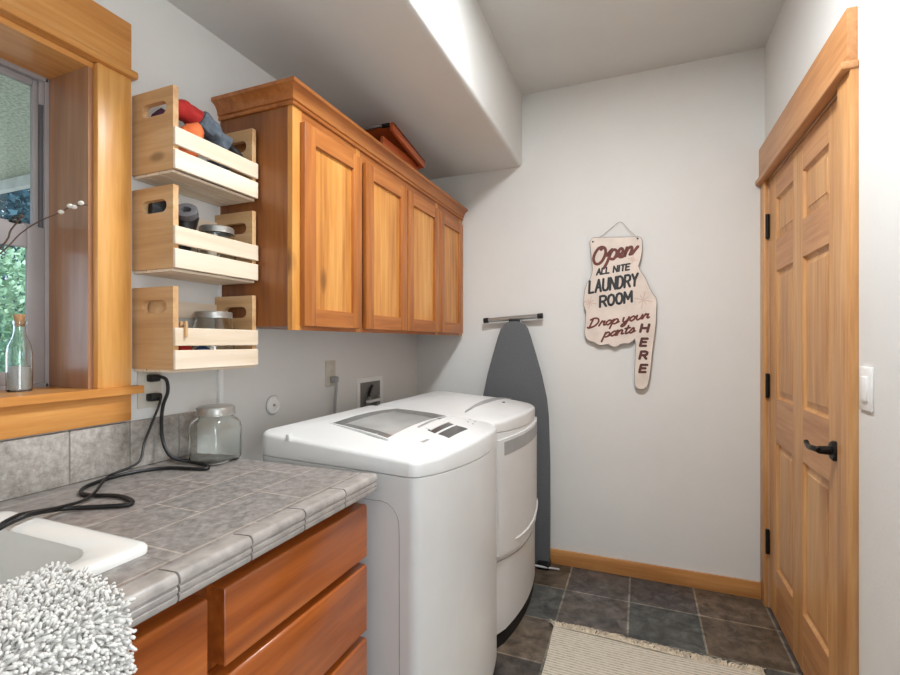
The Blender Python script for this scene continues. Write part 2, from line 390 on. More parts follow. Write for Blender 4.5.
# casing and header
cs = MB(); cs.box(XR - .02, XR, 1.662, 1.758, 0, DZ1 + .005, .002); cs.build('casing', 'door_z', door)
cs = MB(); cs.box(XR - .02, XR, 2.662, YB, 0, DZ1 + .005, .002); cs.build('casing', 'door_z', door)
hd = MB(); hd.box(XR - .026, XR, 1.668, YB, DZ1 + .02, 2.222, .002); hd.build('header', 'door_y', door)
hd = MB(); hd.box(XR - .042, XR, 1.657, YB, DZ1 - .001, DZ1 + .022, .005); hd.build('header_lip', 'door_y', door)
jb = MB(); jb.box(XR + .001, XR + .1, LY1 + .003, DY1, 0, DZ1); jb.box(XR + .001, XR + .1, DY0, LY0 - .003, 0, DZ1); jb.box(XR + .001, XR + .1, LY0 - .003, LY1 + .003, LZ1 + .003, DZ1); jb.build('jamb', 'door_z', door)
for z in (1.822, 1.062, .318):
    h = MB(); h.box(XR - .004, XR + .001, LY1 - .006, LY1 + .008, z - .055, z + .055, .001, 1)
    h.tube([(XR - .008, LY1 + .002, z - .058), (XR - .008, LY1 + .002, z + .058)], .008, 12)
    h.build('hinge', 'iron', door)['label'] = 'black hinge'
hz, hy = .926, 1.835
hn = MB(); hn.lathe([(0, 0), (.032, 0), (.032, -.006), (.027, -.012), (.014, -.014), (.012, -.045), (0, -.046)], (XR, hy, hz), 28, 'X')
handle = hn.build('handle', 'iron', door); handle['label'] = 'black lever handle'
lv = MB(); lv.tube(spline([(XR - .045, hy - .012, hz), (XR - .052, hy + .02, hz + .001), (XR - .052, hy + .05, hz - .003), (XR - .05, hy + .08, hz - .002), (XR - .048, hy + .105, hz + .006)], 5),
               [.0092] * 8 + [.0085] * 6 + [.008, .0078, .0076, .0075, .0075, .008, .0075], 12)
lv.build('lever', 'iron', handle)

# ---- window
win = thing('window_1', 'window with grey frame and deep wooden surround on the left wall', 'window', (XL, .3, WZ0)); win['kind'] = 'structure'
MB().box(XL, XL + .02, .796, .884, WZ0, 2.0, .002).build('casing', 'trim_z', win)
MB().box(XL, XL + .02, WY0 - .095, WY0, WZ0, 2.0, .002).build('casing', 'trim_z', win)
c = MB(); c.box(XL, XL + .024, WY0 - .095, .882, 2.022, 2.15, .002); c.build('header', 'trim_y', win)
c = MB(); c.box(XL, XL + .034, WY0 - .13, .896, 2.0, 2.021, .005); c.build('header_lip', 'trim_y', win)
c = MB(); c.prism([(XL - .21, WY0), (XL, WY0), (XL, WY0 - .13), (XL + .036, WY0 - .13), (XL + .036, .909), (XL, .909), (XL, WY1), (XL - .21, WY1)], 'Z', WZ0 - .02, WZ0 + .001); c.build('sill', 'trim_y', win)
c = MB(); c.box(XL, XL + .02, WY0 - .095, .884, 1.053, WZ0 - .02, .002); c.build('apron', 'trim_y', win)
c = MB(); c.box(XL - .21, XL + .001, WY1 - .006, WY1 + .01, WZ0, WZ1 + .01); c.build('jamb', 'jamb', win)
MB().box(XL - .21, XL + .001, WY0 - .01, WY0 + .006, WZ0, WZ1 + .01).build('jamb', 'jamb', win)
c = MB(); c.box(XL - .21, XL + .0012, WY0 - .012, WY1 + .012, WZ1 - .004, WZ1 + .0115); c.build('jamb', 'trim_y', win)
fx0, fx1 = XL - .205, XL - .165
fy1, fz0, fz1 = WY1 - .006, WZ0, WZ1 - .004
c = MB(); c.box(fx0, fx1, fy1 - .009, fy1 + .01, fz0, fz1, .002); c.box(fx0, fx1, WY0 - .004, WY0 + .022, fz0, fz1, .002)
c.box(fx0, fx1, WY0, fy1, fz1 - .012, fz1 + .01, .002); c.box(fx0, fx1, WY0, fy1, fz0 - .006, fz0 + .012, .002)
frame = c.build('frame', 'vinyl', win)
mz = 1.560                                                    # meeting rail
c = MB(); c.box(fx0, fx1 - .008, fy1 - .0175, fy1 - .009, mz, fz1 - .012, .001); c.build('track', 'vinyl_d', frame)
c = MB(); c.box(fx1 - .012, fx1 - .003, fy1 - .021, fy1 - .009, fz1 - .075, fz1 - .012, .002); c.build('sash_clip', 'vinyl', frame)
def sash(x0, x1, z0, z1, w, wb, wt, y1):
    m = MB(); a = WY0 + .022
    m.box(x0, x1, y1 - w, y1, z0, z1, .003); m.box(x0, x1, a, a + w, z0, z1, .003)
    m.box(x0, x1, a + w, y1 - w, z0, z0 + wb, .003); m.box(x0, x1, a + w, y1 - w, z1 - wt, z1, .003)
    s = m.build('sash', 'vinyl', frame)
    MB().box((x0 + x1) / 2 - .003, (x0 + x1) / 2 + .003, a + w - .004, y1 - w + .004, z0 + wb - .004, z1 - wt + .004).build('pane', 'glass', win)
    return s
sash(fx0 + .012, fx0 + .028, mz - .005, fz1 - .012, .013, .03, .018, fy1 - .0175)
sash(fx1 - .012, fx1 - .001, fz0 + .012, mz + .018, .040, .035, .060, fy1 - .009)
lk = MB(); lk.box(fx1 - .012, fx1 + .004, .70, .722, mz + .018, mz + .027, .003); lk.lathe([(.007, 0), (.007, .006), (.003, .009)], (fx1 - .004, .711, mz + .027), 14)
lk.build('sash_lock', 'black', frame)

# ---- outdoors
struct(MB().box(-26, -1.58, -12, 18, -.5, -.42).build('ground', 'concrete'), 'grey gravel yard outside the window', 'ground')
struct(MB().box(-7.5, -1.60, -4, 2.0, 2.47, 2.6).build('porch_roof', 'soffit_out'), 'grey-green porch ceiling seen through the upper sash', 'roof')
struct(MB().box(-7.5, -1.60, 2.0, 2.05, 2.395, 2.66).build('porch_fascia', 'fascia'), 'white fascia board at the end of the porch ceiling', 'fascia')
def tree(loc, r, h, trunk, n, mat, size, label, name='tree', cone=False, seed=1, grp=None):
    rg = random.Random(seed)
    t = thing(name, label, 'tree' if name == 'tree' else 'bush', loc, grp); x, y, z = loc
    MB().tube([(x, y, z - .02), (x + .03, y, z + h * .4), (x, y + .04, z + h * .85)], [trunk, trunk * .7, trunk * .3], 8).build('trunk', 'bark', t)
    m = bmesh.new()
    for i in range(n):
        while True:
            a, b, c2 = rg.uniform(-1, 1), rg.uniform(-1, 1), rg.uniform(-1, 1)
            if a * a + b * b + c2 * c2 < 1: break
        hh = (c2 + 1) / 2
        k = (1.02 - hh) if cone else 1
        p = Vector((x + a * r * k, y + b * r * k, z + h * .12 + hh * h * .9))
        u = Vector((rg.gauss(0, 1), rg.gauss(0, 1), rg.gauss(0, 1))).normalized(); w = u.orthogonal().normalized()
        s = size * rg.uniform(.6, 1.3)
        vs = [m.verts.new(p + q) for q in (u * s, w * s * .55, -u * s, -w * s * .55)]; m.faces.new(vs)
    b2 = MB(); b2.bm.free(); b2.bm = m; b2.build('foliage', mat, t)
tree((-12.5, 4.9, -.42), 2.2, 8.5, .2, 9000, 'leaf_shaded', .085, 'dark blue-green conifer seen through the upper window pane', cone=False, seed=3)
tree((-14.5, 9.4, -.42), 2.4, 9, .2, 7000, 'leaf_shaded', .10, 'dark conifer farther back outside the window', seed=5)
tree((-20.6, 10.0, -.42), 2.9, 11, .25, 7000, 'leaf_shaded', .12, 'large dark conifer far behind the others outside the window', seed=6)
tree((-8.6, 4.4, -.42), 1.3, 3.1, .12, 9000, 'leaf_light', .05, 'pale green leafy tree seen through the lower window pane', seed=8)
tree((-6.6, 2.2, -.42), .9, 2.4, .1, 5000, 'leaf_mid', .045, 'bluish-green bush outside at the left edge of the window', 'bush', seed=9)

# ------------------------------------------------------------------ upper cabinet
FX, FY0, FY1, FZ0, FZ1 = -1.022, 1.20, 2.737, 1.308, 2.035
cab = thing('wall_cabinet', 'long four-door honey wood wall cabinet with crown molding above the washer', 'cabinet', (-1.17, 1.97, FZ0))
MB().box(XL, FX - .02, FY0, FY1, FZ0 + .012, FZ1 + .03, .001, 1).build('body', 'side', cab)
for a, b in ((FY0, 1.245), (1.56, 1.588), (2.325, 2.36), (2.68, FY1)): MB().box(FX - .0198, FX, a, b, FZ0, FZ1, .001, 1).build('frame_stile', 'cab_z', cab)
MB().box(FX - .0195, FX - .0004, FY0 + .02, FY1, FZ0 + .0005, FZ0 + .035).build('frame_rail', 'cab_y', cab)
MB().box(FX - .0195, FX - .0004, FY0 + .02, FY1, FZ1 - .06, FZ1).build('frame_rail', 'cab_y', cab)
def crown_ring(pt):
    return None
prof = [(0, 0), (.005, 0), (.007, .003), (.007, .009), (.0045, .011), (.0045, .013), (.010, .015), (.011, .024), (.014, .033), (.021, .043), (.031, .050), (.036, .052), (.036, .064), (.0, .064)]
z0 = FZ1 - .012
def crown_path(o, z):   # offset o from the faces: left side run, then front run
    return [Vector((XL, FY0 - o, z)), Vector((FX + o, FY0 - o, z)), Vector((FX + o, FY1, z))]
t = bmesh.new()
rows = [[t.verts.new(p) for p in crown_path(o + .001, z0 + h)] for o, h in prof]
for a, b in zip(rows, rows[1:] + rows[:1]):
    for i in range(2): t.faces.new((a[i], a[i + 1], b[i + 1], b[i]))
t.faces.new([r[0] for r in rows]); t.faces.new([r[2] for r in rows][::-1]); bmesh.ops.recalc_face_normals(t, faces=t.faces)
mb = MB(); mb._merge(t); mb.build('crown_molding', 'cab_y', cab, angle=25)
def shaker(y0, y1, z0, z1, xb, th, w, parent):
    d = MB().box(xb, xb + th - .011, y0 + w - .003, y1 - w + .003, z0 + w - .003, z1 - w + .003).build('cabinet_door', 'cab_z', parent)
    for a, b in ((y0, y0 + w), (y1 - w, y1)): MB().box(xb, xb + th, a, b, z0, z1, .0025).build('stile', 'stile', d)
    for a, b in ((z0, z0 + w), (z1 - w, z1)): MB().box(xb, xb + th - .0005, y0 + w, y1 - w, a, b, .001, 1).build('rail', 'cab_y', d)
    return d
for a, b in ((1.234, 1.572), (1.603, 1.955), (1.968, 2.335), (2.350, 2.70)): shaker(a, b, 1.322, 1.982, FX + .001, .02, .058, cab)

# box on top of the cabinet
bx = thing('wooden_box', 'reddish wooden box with slanted lid on top of the wall cabinet', 'box', (-1.12, 1.97, FZ1 + .03))
c = MB()
zb = FZ1 + .03
c.box(-1.055, -1.04, 1.80, 2.155, zb, 2.17, .002); c.box(-1.25, -1.235, 1.80, 2.155, zb, 2.17, .002)
c.box(-1.235, -1.055, 1.80, 1.815, zb, 2.13, .002); c.box(-1.235, -1.055, 2.14, 2.155, zb, 2.17, .002); c.box(-1.235, -1.055, 1.815, 2.14, zb, zb + .012)
c.build('body', 'redwood', bx)
rot = Matrix.Rotation(math.radians(-9.5), 4, 'X')
c = MB(); pv = (-1.12, 1.85, 2.24)
c.box(-1.26, -1.005, 1.83, 2.165, 2.222, 2.234, .002, rot=rot, piv=pv)
c.box(-1.022, -1.005, 1.83, 2.165, 2.196, 2.236, .003, rot=rot, piv=pv); c.box(-1.26, -1.243, 1.83, 2.165, 2.196, 2.236, .003, rot=rot, piv=pv)
c.box(-1.243, -1.022, 2.148, 2.165, 2.196, 2.236, .003, rot=rot, piv=pv)
lid = c.build('lid', 'redwood', bx)
c = MB(); c.box(-1.243, -1.06, 1.823, 1.836, 2.220, 2.230, .003, rot=rot, piv=pv); c.build('metal_rod', 'steel', lid)
c = MB(); c.box(-1.06, -1.022, 1.822, 1.836, 2.216, 2.23, .002, rot=rot, piv=pv); c.build('black_clip', 'black', lid)

# ------------------------------------------------------------------ wall crates
KY0, KY1, KXF, KH = .898, 1.193, -1.155, .226
def end_panel_mesh(y0, y1, z0):
    m = MB(); n = 8
    hx0, hx1, hz0, hz1 = XL + .042, XL + .140, z0 + .154, z0 + .190
    outer = [(XL + .002, z0), (KXF - .010, z0), (KXF - .010, z0 + KH), (XL + .002, z0 + KH)]
    r = (hz1 - hz0) / 2; hole = []
    for cx, a0 in ((hx1 - r, -90), (hx0 + r, 90)):
        for i in range(n + 1):
            a = math.radians(a0 + 180 * i / n); hole.append((cx + r * math.cos(a), (hz0 + hz1) / 2 + r * math.sin(a)))
    t = bmesh.new()
    def loop(pts, y): return [t.verts.new((p[0], y, p[1])) for p in pts]
    for y in (y0, y1):
        o = loop(outer, y); h = loop(hole, y)
        es = [t.edges.new((o[i], o[(i + 1) % 4])) for i in range(4)] + [t.edges.new((h[i], h[(i + 1) % len(h)])) for i in range(len(h))]
        bmesh.ops.triangle_fill(t, use_beauty=True, edges=es)
        if y == y0: O0, H0 = o, h
    for A, B in ((O0, o), (H0, h)):
        for i in range(len(A)): t.faces.new((A[i], A[(i + 1) % len(A)], B[(i + 1) % len(A)], B[i]))
    bmesh.ops.recalc_face_normals(t, faces=t.faces); m._merge(t); return m
def make_crate(z0, label):
    t = thing('wooden_crate', label, 'crate', ((XL + KXF) / 2, (KY0 + KY1) / 2, z0), 'pine crates mounted on the wall')
    th = .016
    for y in (KY0, KY1 - th): end_panel_mesh(y, y + th, z0).build('end_panel', 'pine_x', t, angle=20)
    for a, b in ((0, .0525), (.0645, .1135)):
        MB().box(KXF - .010, KXF, KY0 - .001, KY1 + .001, z0 + a, z0 + b, .0015, 1).build('front_slat', 'pine_y', t)
    for a, b in ((.006, .058), (.066, .114), (.15, .20)):
        MB().box(XL + .002, XL + .011, KY0 + th, KY1 - th, z0 + a, z0 + b, .001, 1).build('back_slat', 'pine_y', t)
    w = (KXF - .011 - XL - .004) / 3
    for i in range(3):
        MB().box(XL + .003 + i * w + .002, XL + .003 + (i + 1) * w - .002, KY0 + .002, KY1 - .002, z0 - .008, z0 - .0005, .001, 1).build('bottom_slat', 'pine_y', t)
    return t
KZ = [1.737, 1.470, 1.195]
crate = make_crate(KZ[0], 'top pine crate on the wall, holding the red and grey gloves')
for z, lab in ((KZ[1], 'middle pine crate on the wall, holding a jar and a black roll'), (KZ[2], 'bottom pine crate on the wall, just above the black plugs')):
    k = copy_tree(crate); k.location = (crate.location.x, crate.location.y, z); k['label'] = lab

def jar(cx, cy, z, r, h, label, group=None):
    t = thing('glass_jar', label, 'jar', (cx, cy, z), group)
    MB().lathe([(r * .9, 0), (r, .008), (r, h * .6), (r * .98, h * .72), (r * .86, h * .84), (r * .84, h * .92), (r * .8, h * .92), (r * .8, h * .84), (r * .93, h * .7), (r * .95, h * .6), (r * .95, .012), (0, .010)], (cx, cy, z), 32).build('body', 'jarglass', t)
    MB().lathe([(0, h), (r * .86, h), (r * .9, h - .003), (r * .9, h - .016), (r * .93, h - .017), (r * .93, h - .02), (r * .87, h - .02), (r * .85, h - .006), (0, h - .005)], (cx, cy, z), 36).build('lid', 'zinc', t)
    return t
jar(-1.235, 1.102, KZ[1] + .0005, .056, .158, 'glass jar with metal lid in the middle wall crate', 'jars in the wall crates')
jar(-1.235, 1.090, KZ[2] + .0005, .060, .168, 'glass jar with metal lid in the bottom wall crate', 'jars in the wall crates')
# black roll in the middle crate
t = thing('black_roll', 'black rolled item with grey rim standing in the middle wall crate', 'roll', (-1.20, .965, KZ[1]))
a, b = Vector((-1.225, .955, KZ[1] + .025)), Vector((-1.205, .975, KZ[1] + .165)); 
MB().tube([a, a.lerp(b, .5), b], [.026, .028, .03], 20).build('body', 'black', t)
d = (b - a).normalized(); e1 = Vector((.5, -.6, .62)).normalized()
ctr = b + Vector((.012, -.012, -.004))
def ringpts(cn, rad, n=20):
    u = e1.orthogonal().normalized(); w = e1.cross(u); return [cn + (u * math.cos(2 * math.pi * i / n) + w * math.sin(2 * math.pi * i / n)) * rad for i in range(n)]
MB().loft([ringpts(ctr, .030), ringpts(ctr + e1 * .018, .030), ringpts(ctr + e1 * .02, .026), ringpts(ctr + e1 * .019, .013), ringpts(ctr + e1 * .004, .012)]).build('rim', 'vinyl_d', t)['label'] = 'grey rim'
# clothespin on the bottom crate
t = thing('clothespin', 'small wooden clothespin clipped on the front slat of the bottom crate', 'clothespin', (KXF, .925, KZ[2] + .09))
m = MB(); m.box(KXF + .0005, KXF + .008, .922, .929, KZ[2] + .088, KZ[2] + .132, .001, 1); m.box(KXF - .019, KXF - .0115, .922, .929, KZ[2] + .088, KZ[2] + .132, .001, 1)
m.build('arm', 'pine_x', t)
MB().tube([(KXF - .0115, .9255, KZ[2] + .1185), (KXF + .001, .9255, KZ[2] + .1185)], .0025, 8).build('spring', 'steel', t)
for cx, cy, r, mat, lab in ((-1.199, .955, .030, 'red', 'red bundle seen through the slats of the bottom crate'), (-1.199, 1.020, .028, 'blue', 'dark blue bundle seen through the slats of the bottom crate')):
    tag(MB().ball((cx, cy, KZ[2] + r * 1.2), r, 3, (.9, 1, 1.1), .12, 3).build('cloth_bundle', mat), lab, 'cloth')
# contents of the top crate
z1 = KZ[0]
from mathutils import noise as mnoise
def blob(path, rad, n=18, jit=.1, seed=1, k=8):
    P = spline(path, k); m = len(P); R = []
    for i in range(m):
        f = i / (m - 1) * (len(rad) - 1); q = min(int(f), len(rad) - 2); R.append(rad[q] * (1 - f + q) + rad[q + 1] * (f - q))
    R[0] *= .6; R[-1] *= .6
    mb = MB(); mb.tube(P, R, n); ax = [Vector(p) for p in P]
    for v in mb.bm.verts:
        c_ = min(ax, key=lambda p: (p - v.co).length_squared); v.co += (v.co - c_) * jit * 4 * mnoise.noise(v.co * 38 + Vector((seed * 7, 0, 0)))
    return mb
g = thing('work_glove', 'grey knit glove with red cuff draped over the top wall crate', 'glove', (-1.2, 1.02, z1))
blob([(-1.235, .948, z1 + .196), (-1.228, .985, z1 + .203), (-1.222, 1.028, z1 + .192)], [.022, .027, .029], seed=2).build('cuff', 'red', g)['label'] = 'red cuff'
blob([(-1.223, 1.02, z1 + .193), (-1.216, 1.065, z1 + .172), (-1.212, 1.115, z1 + .146)], [.031, .034, .030], seed=3, jit=.1).build('palm', 'slateblue', g)
for k, (dy, dx, dz) in enumerate(((.0, -.022, .004), (.006, -.007, .010), (.004, .008, .008), (-.004, .021, -.002))):
    blob([(-1.213 + dx * .7, 1.10, z1 + .148 + dz), (-1.212 + dx, 1.142 + dy, z1 + .136 + dz), (-1.212 + dx * 1.1, 1.166 + dy, z1 + .120 + dz)], [.013, .012, .008], 10, .03, k).build('finger', 'black', g)['label'] = 'black finger'
blob([(-1.232, 1.06, z1 + .165), (-1.25, 1.09, z1 + .155), (-1.262, 1.115, z1 + .14)], [.016, .014, .009], 10, .03, 9).build('thumb', 'black', g)
oc = blob([(-1.20, .918 + .012, z1 + .02), (-1.198, .955, z1 + .075), (-1.20, .985, z1 + .135), (-1.205, 1.01, z1 + .155)], [.022, .036, .03, .016], seed=4, jit=.12)
tag(oc.build('orange_cloth', 'orange'), 'orange cloth bundled under the glove in the top crate', 'cloth')
o1 = MB(); o1.ball((-1.278, .955, z1 + .124), .052, 3, (.80, .74, 1.55), .1, 5); tag(o1.build('plum_cloth', 'purple'), 'dark plum cloth seen through the handle of the top crate', 'cloth')
o1 = MB(); o1.ball((-1.215, 1.08, z1 + .050), .042, 3, (.9, 1.3, 1), .12, 6); tag(o1.build('dark_cloth', 'slateblue'), 'grey cloth at the bottom of the top crate', 'cloth')
t = blob([(-1.286, .948, KZ[1] + .02), (-1.284, .948, KZ[1] + .10), (-1.280, .948, KZ[1] + .21)], [.03, .032, .032], seed=12)
tag(t.build('black_pouch', 'black'), 'black pouch seen through the handle of the middle crate', 'pouch')
t = blob([(-1.286, .948, KZ[2] + .02), (-1.284, .948, KZ[2] + .10), (-1.280, .948, KZ[2] + .205)], [.028, .031, .028], seed=13)
tag(t.build('tan_cloth', 'pine_x'), 'tan bundle seen through the handle of the bottom crate', 'cloth')
tag(MB().box(XL, XL + .013, 1.186, 1.203, 1.052, 1.306, .002).box(XL, XL + .013, 1.1855, 1.197, 1.306, 1.70, .002).build('wall_strip', 'wplate'), 'narrow white vertical strip on the wall beside the cabinet', 'strip')

# ------------------------------------------------------------------ base cabinet
BX, BY0, BY1 = -.700, -.3, 1.095
base = thing('base_cabinet', 'reddish wood base cabinet with drawers under the tiled counter', 'cabinet', (-1.0, .4, 0))
MB().box(XL + .002, BX - .0455, BY1 - .018, BY1, 0, .8702).build('side_panel', 'base_shaded_z', base)
MB().box(XL + .002, BX - .0455, BY0, BY0 + .018, 0, .8702).build('side_panel', 'base_shaded_z', base)
MB().box(XL + .002, BX - .0455, BY0 + .019, BY1 - .019, .1, .118).build('bottom_panel', 'base_shaded_z', base)
MB().box(BX - .09, BX - .075, BY0 + .019, BY1 - .019, 0, .099).build('toe_board', 'base_shaded_z', base)
for z0_, z1_ in ((.84, .8702), (.1, .14)): MB().box(BX - .045, BX - .025, BY0, BY1, z0_, z1_).build('frame_rail', 'base_y', base)
for a, b in ((BY0, BY0 + .04), (.575, .635), (1.06, BY1)): MB().box(BX - .0445, BX - .0246, a, b, .1, .8702).build('frame_stile', 'base_shaded_z', base)
for z in (.684, .490): MB().box(BX - .0445, BX - .025, .635, 1.06, z - .02, z + .02).build('frame_rail', 'base_y', base)
def drawer(y0, y1, z0, z1, name):
    poly = [(BX - .0245, z0), (BX + .022, z0), (BX + .022, z1 - .004), (BX + .018, z1), (BX - .0245, z1)]
    return MB().prism(poly, 'Y', y0, y1, .0015, 1).build(name, 'base_y', base)
drawer(.622, 1.088, .697, .836, 'drawer_front'); drawer(.622, 1.088, .500, .675, 'drawer_front'); drawer(.622, 1.088, .12, .478, 'drawer_front')
drawer(.115, .587, .697, .836, 'false_front'); drawer(-.29, .095, .697, .836, 'false_front')
drawer(.115, .587, .12, .678, 'cabinet_door'); drawer(-.29, .095, .12, .678, 'cabinet_door')
MB().box(BX - .024, BX + .006, 1.066, 1.082, .848, .866, .002).build('drawer_catch', 'steel', base)

# ---- countertop
SX0, SX1, SY0, SY1 = -1.20, -.768, -.12, .556        # sink outline
EX = -.652
ctop = thing('countertop', 'grey tile countertop with ribbed edge tiles left of the washer', 'countertop', (-1.0, .4, CT))
c = MB(); o = .018
c.box(XL + .002, -.70, SY1 - o, 1.1, CT - .04, CT, .001, 1); c.box(XL + .002, SX0 + o, BY0, SY1 - o, CT - .04, CT); c.box(SX1 - o, -.70, BY0, SY1 - o, CT - .04, CT); c.box(SX0 + o, SX1 - o, BY0, SY0 + o, CT - .04, CT)
c.build('tile_top', 'top', ctop)
ep = [(-.70, CT - .042), (-.656, CT - .042), (-.654, CT - .038), (-.654, CT - .032), (-.6562, CT - .030), (-.6562, CT - .028), (-.653, CT - .026), (-.653, CT - .020), (-.6555, CT - .018), (-.6555, CT - .016), (-.652, CT - .013)]
for i in range(7):
    a = math.radians(0 + 90 * i / 6); ep.append((-.662 + .010 * math.cos(a), CT - .008 + .011 * math.sin(a)))
ep += [(-.68, CT + .002), (-.699, CT + .0005), (-.70, CT)]
js = [1.099]
while js[-1] > -.25: js.append(js[-1] - .1465)
for a, b in zip(js[1:], js[:-1]):
    MB().prism(ep, 'Y', a + .0025, b - .0015).build('edge_tile', 'edge', ctop, angle=30)
MB().prism([(-.70, CT - .043), (-.6605, CT - .040), (-.6605, CT - .002), (-.70, CT - .0015)], 'Y', js[-1], 1.098).build('grout_core', 'grout', ctop)
# ---- backsplash
sp = thing('tile_backsplash', 'single row of grey stone tiles below the window', 'backsplash', (XL, .4, CT))
yy = 1.0345
edges = [1.1, 1.0345, .8845, .7345, .5845, .4345, .2845, .1345, -.0155, -.1655, -.3]
for a, b in zip(edges[1:], edges[:-1]): MB().box(XL + .001, XL + .014, a + .0015, b - .0015, CT + .002, 1.048, .002).build('tile', 'splash', sp)
MB().box(XL + .0005, XL + .011, -.3, 1.099, CT + .0005, 1.046).build('grout_bed', 'grout', sp)

# ---- sink
sk = thing('sink', 'white drop-in sink with raised rim in the tiled counter', 'sink', (-.98, .2, CT))
c = MB()
def rr(d, r, z): return [(x, y, z) for x, y in rrect(SX0 + d, SX1 - d, SY0 + d, SY1 - d, r, 6)]
c.loft([rr(.02, .02, CT - .002), rr(0, .022, CT + .0005), rr(0, .022, CT + .010), rr(.003, .022, CT + .014), rr(.010, .022, CT + .016), rr(.048, .05, CT + .014), rr(.054, .055, CT + .009)], False, False)
c.build('rim', 'sink', sk, angle=50)
c = MB()
c.loft([rr(.053, .055, CT + .0095), rr(.058, .06, CT - .004), rr(.064, .06, CT - .10), rr(.075, .065, CT - .19), rr(.10, .06, CT - .205), rr(.19, .01, CT - .21), rr(.215, .001, CT - .21)], False, False)
c.build('basin', 'basin', sk, angle=50)

# ---- shaggy mat over the counter edge
mat_t = thing('bath_mat', 'shaggy off-white chenille mat draped over the sink and counter edge', 'mat', (-.66, .2, CT))
profm = spline([(-.785, .9340), (-.76, .9375), (-.72, .9345), (-.675, .9300), (-.648, .9235), (-.636, .905), (-.632, .86), (-.630, .78), (-.630, .70), (-.631, .66)], 6)
profm = [Vector((p[0], 0, p[1])) for p in [(q.x, q.y) for q in [Vector((a.x, a.y)) for a in profm]]]
MY0, MY1 = -.12, .420
acc = [0]
for a, b in zip(profm[:-1], profm[1:]): acc.append(acc[-1] + (b - a).length)
def on_prof(s):
    s = max(0, min(acc[-1] - 1e-6, s))
    for i in range(len(acc) - 1):
        if acc[i + 1] >= s:
            f = (s - acc[i]) / (acc[i + 1] - acc[i]); p = profm[i].lerp(profm[i + 1], f); d = (profm[i + 1] - profm[i]).normalized()
            return p, Vector((-d.z, 0, d.x))
def matf(u, v):
    p, n = on_prof(u * acc[-1]); return (p.x, MY0 + v * (MY1 - MY0), p.z)
c = MB(); c.patch(matf, 50, 6, (0.0, 0, .0)); c.bm.free(); c = MB()
tb = bmesh.new(); nu, nv = 60, 4
lo = []; hi = []
for i in range(nu + 1):
    p, n = on_prof(i / nu * acc[-1])
    lo.append([tb.verts.new((p.x, MY0 + j / nv * (MY1 - MY0), p.z)) for j in range(nv + 1)])
    q = p + n * .005 * (1 if n.z + n.x > 0 else -1); hi.append([tb.verts.new((q.x, MY0 + j / nv * (MY1 - MY0), q.z)) for j in range(nv + 1)])
for i in range(nu):
    for j in range(nv):
        tb.faces.new((lo[i][j], lo[i][j + 1], lo[i + 1][j + 1], lo[i + 1][j])); tb.faces.new((hi[i][j], hi[i + 1][j], hi[i + 1][j + 1], hi[i][j + 1]))
    tb.faces.new((lo[i][0], lo[i + 1][0], hi[i + 1][0], hi[i][0])); tb.faces.new((lo[i][nv], hi[i][nv], hi[i + 1][nv], lo[i + 1][nv]))
for j in range(nv):
    tb.faces.new((lo[0][j], hi[0][j], hi[0][j + 1], lo[0][j + 1])); tb.faces.new((lo[nu][j], lo[nu][j + 1], hi[nu][j + 1], hi[nu][j]))
bmesh.ops.recalc_face_normals(tb, faces=tb.faces); c._merge(tb); c.build('backing', 'pile', mat_t)
rg = random.Random(11); V = []; Fc = []
step = .0051
s = 0.0; row = 0
while s < acc[-1] - .002:
    y = MY0 + (step / 2 if row % 2 else 0)
    while y < MY1:
        p, n = on_prof(s + rg.uniform(-.0025, .0025)); 
        if n.z + n.x < 0: n = -n
        L = rg.uniform(.011, .017); r0 = rg.uniform(.0020, .0026)
        yy = y + rg.uniform(-.0025, .0025)
        lean = Vector((rg.gauss(.10, .3), rg.gauss(0, .32), rg.gauss(-.1, .22)))
        if yy > MY1 - .02: lean.y += .25
        d1 = (n + lean * .45).normalized(); d2 = (n + lean * 1.6 + Vector((0, 0, -.25))).normalized()
        P0 = Vector((p.x, yy, p.z)) + n * .003; P1 = P0 + d1 * L * .5; P2 = P1 + d2 * L * .42; P3 = P2 + d2 * L * .13
        bi = len(V)
        for P, d, rad in ((P0, d1, r0 * .9), (P1, d1, r0), (P2, d2, r0 * 1.05), (P3, d2, r0 * .6)):
            a = d.orthogonal().normalized(); b = d.cross(a)
            for k in range(5):
                an = 2 * math.pi * k / 5; V.append(P + (a * math.cos(an) + b * math.sin(an)) * rad)
        for q in range(3):
            for k in range(5): Fc.append((bi + q * 5 + k, bi + q * 5 + (k + 1) % 5, bi + q * 5 + 5 + (k + 1) % 5, bi + q * 5 + 5 + k))
        Fc.append(tuple(bi + 15 + k for k in range(5)))
        y += step
    s += step * .87; row += 1
org = mat_t.location
me = bpy.data.meshes.new('pile'); me.from_pydata([tuple(v - org) for v in V], [], Fc)
for p in me.polygons: p.use_smooth = True
me.materials.append(M['pile']); ob = bpy.data.objects.new('pile', me); COL.objects.link(ob); ob.parent = mat_t; ob['kind'] = 'stuff'

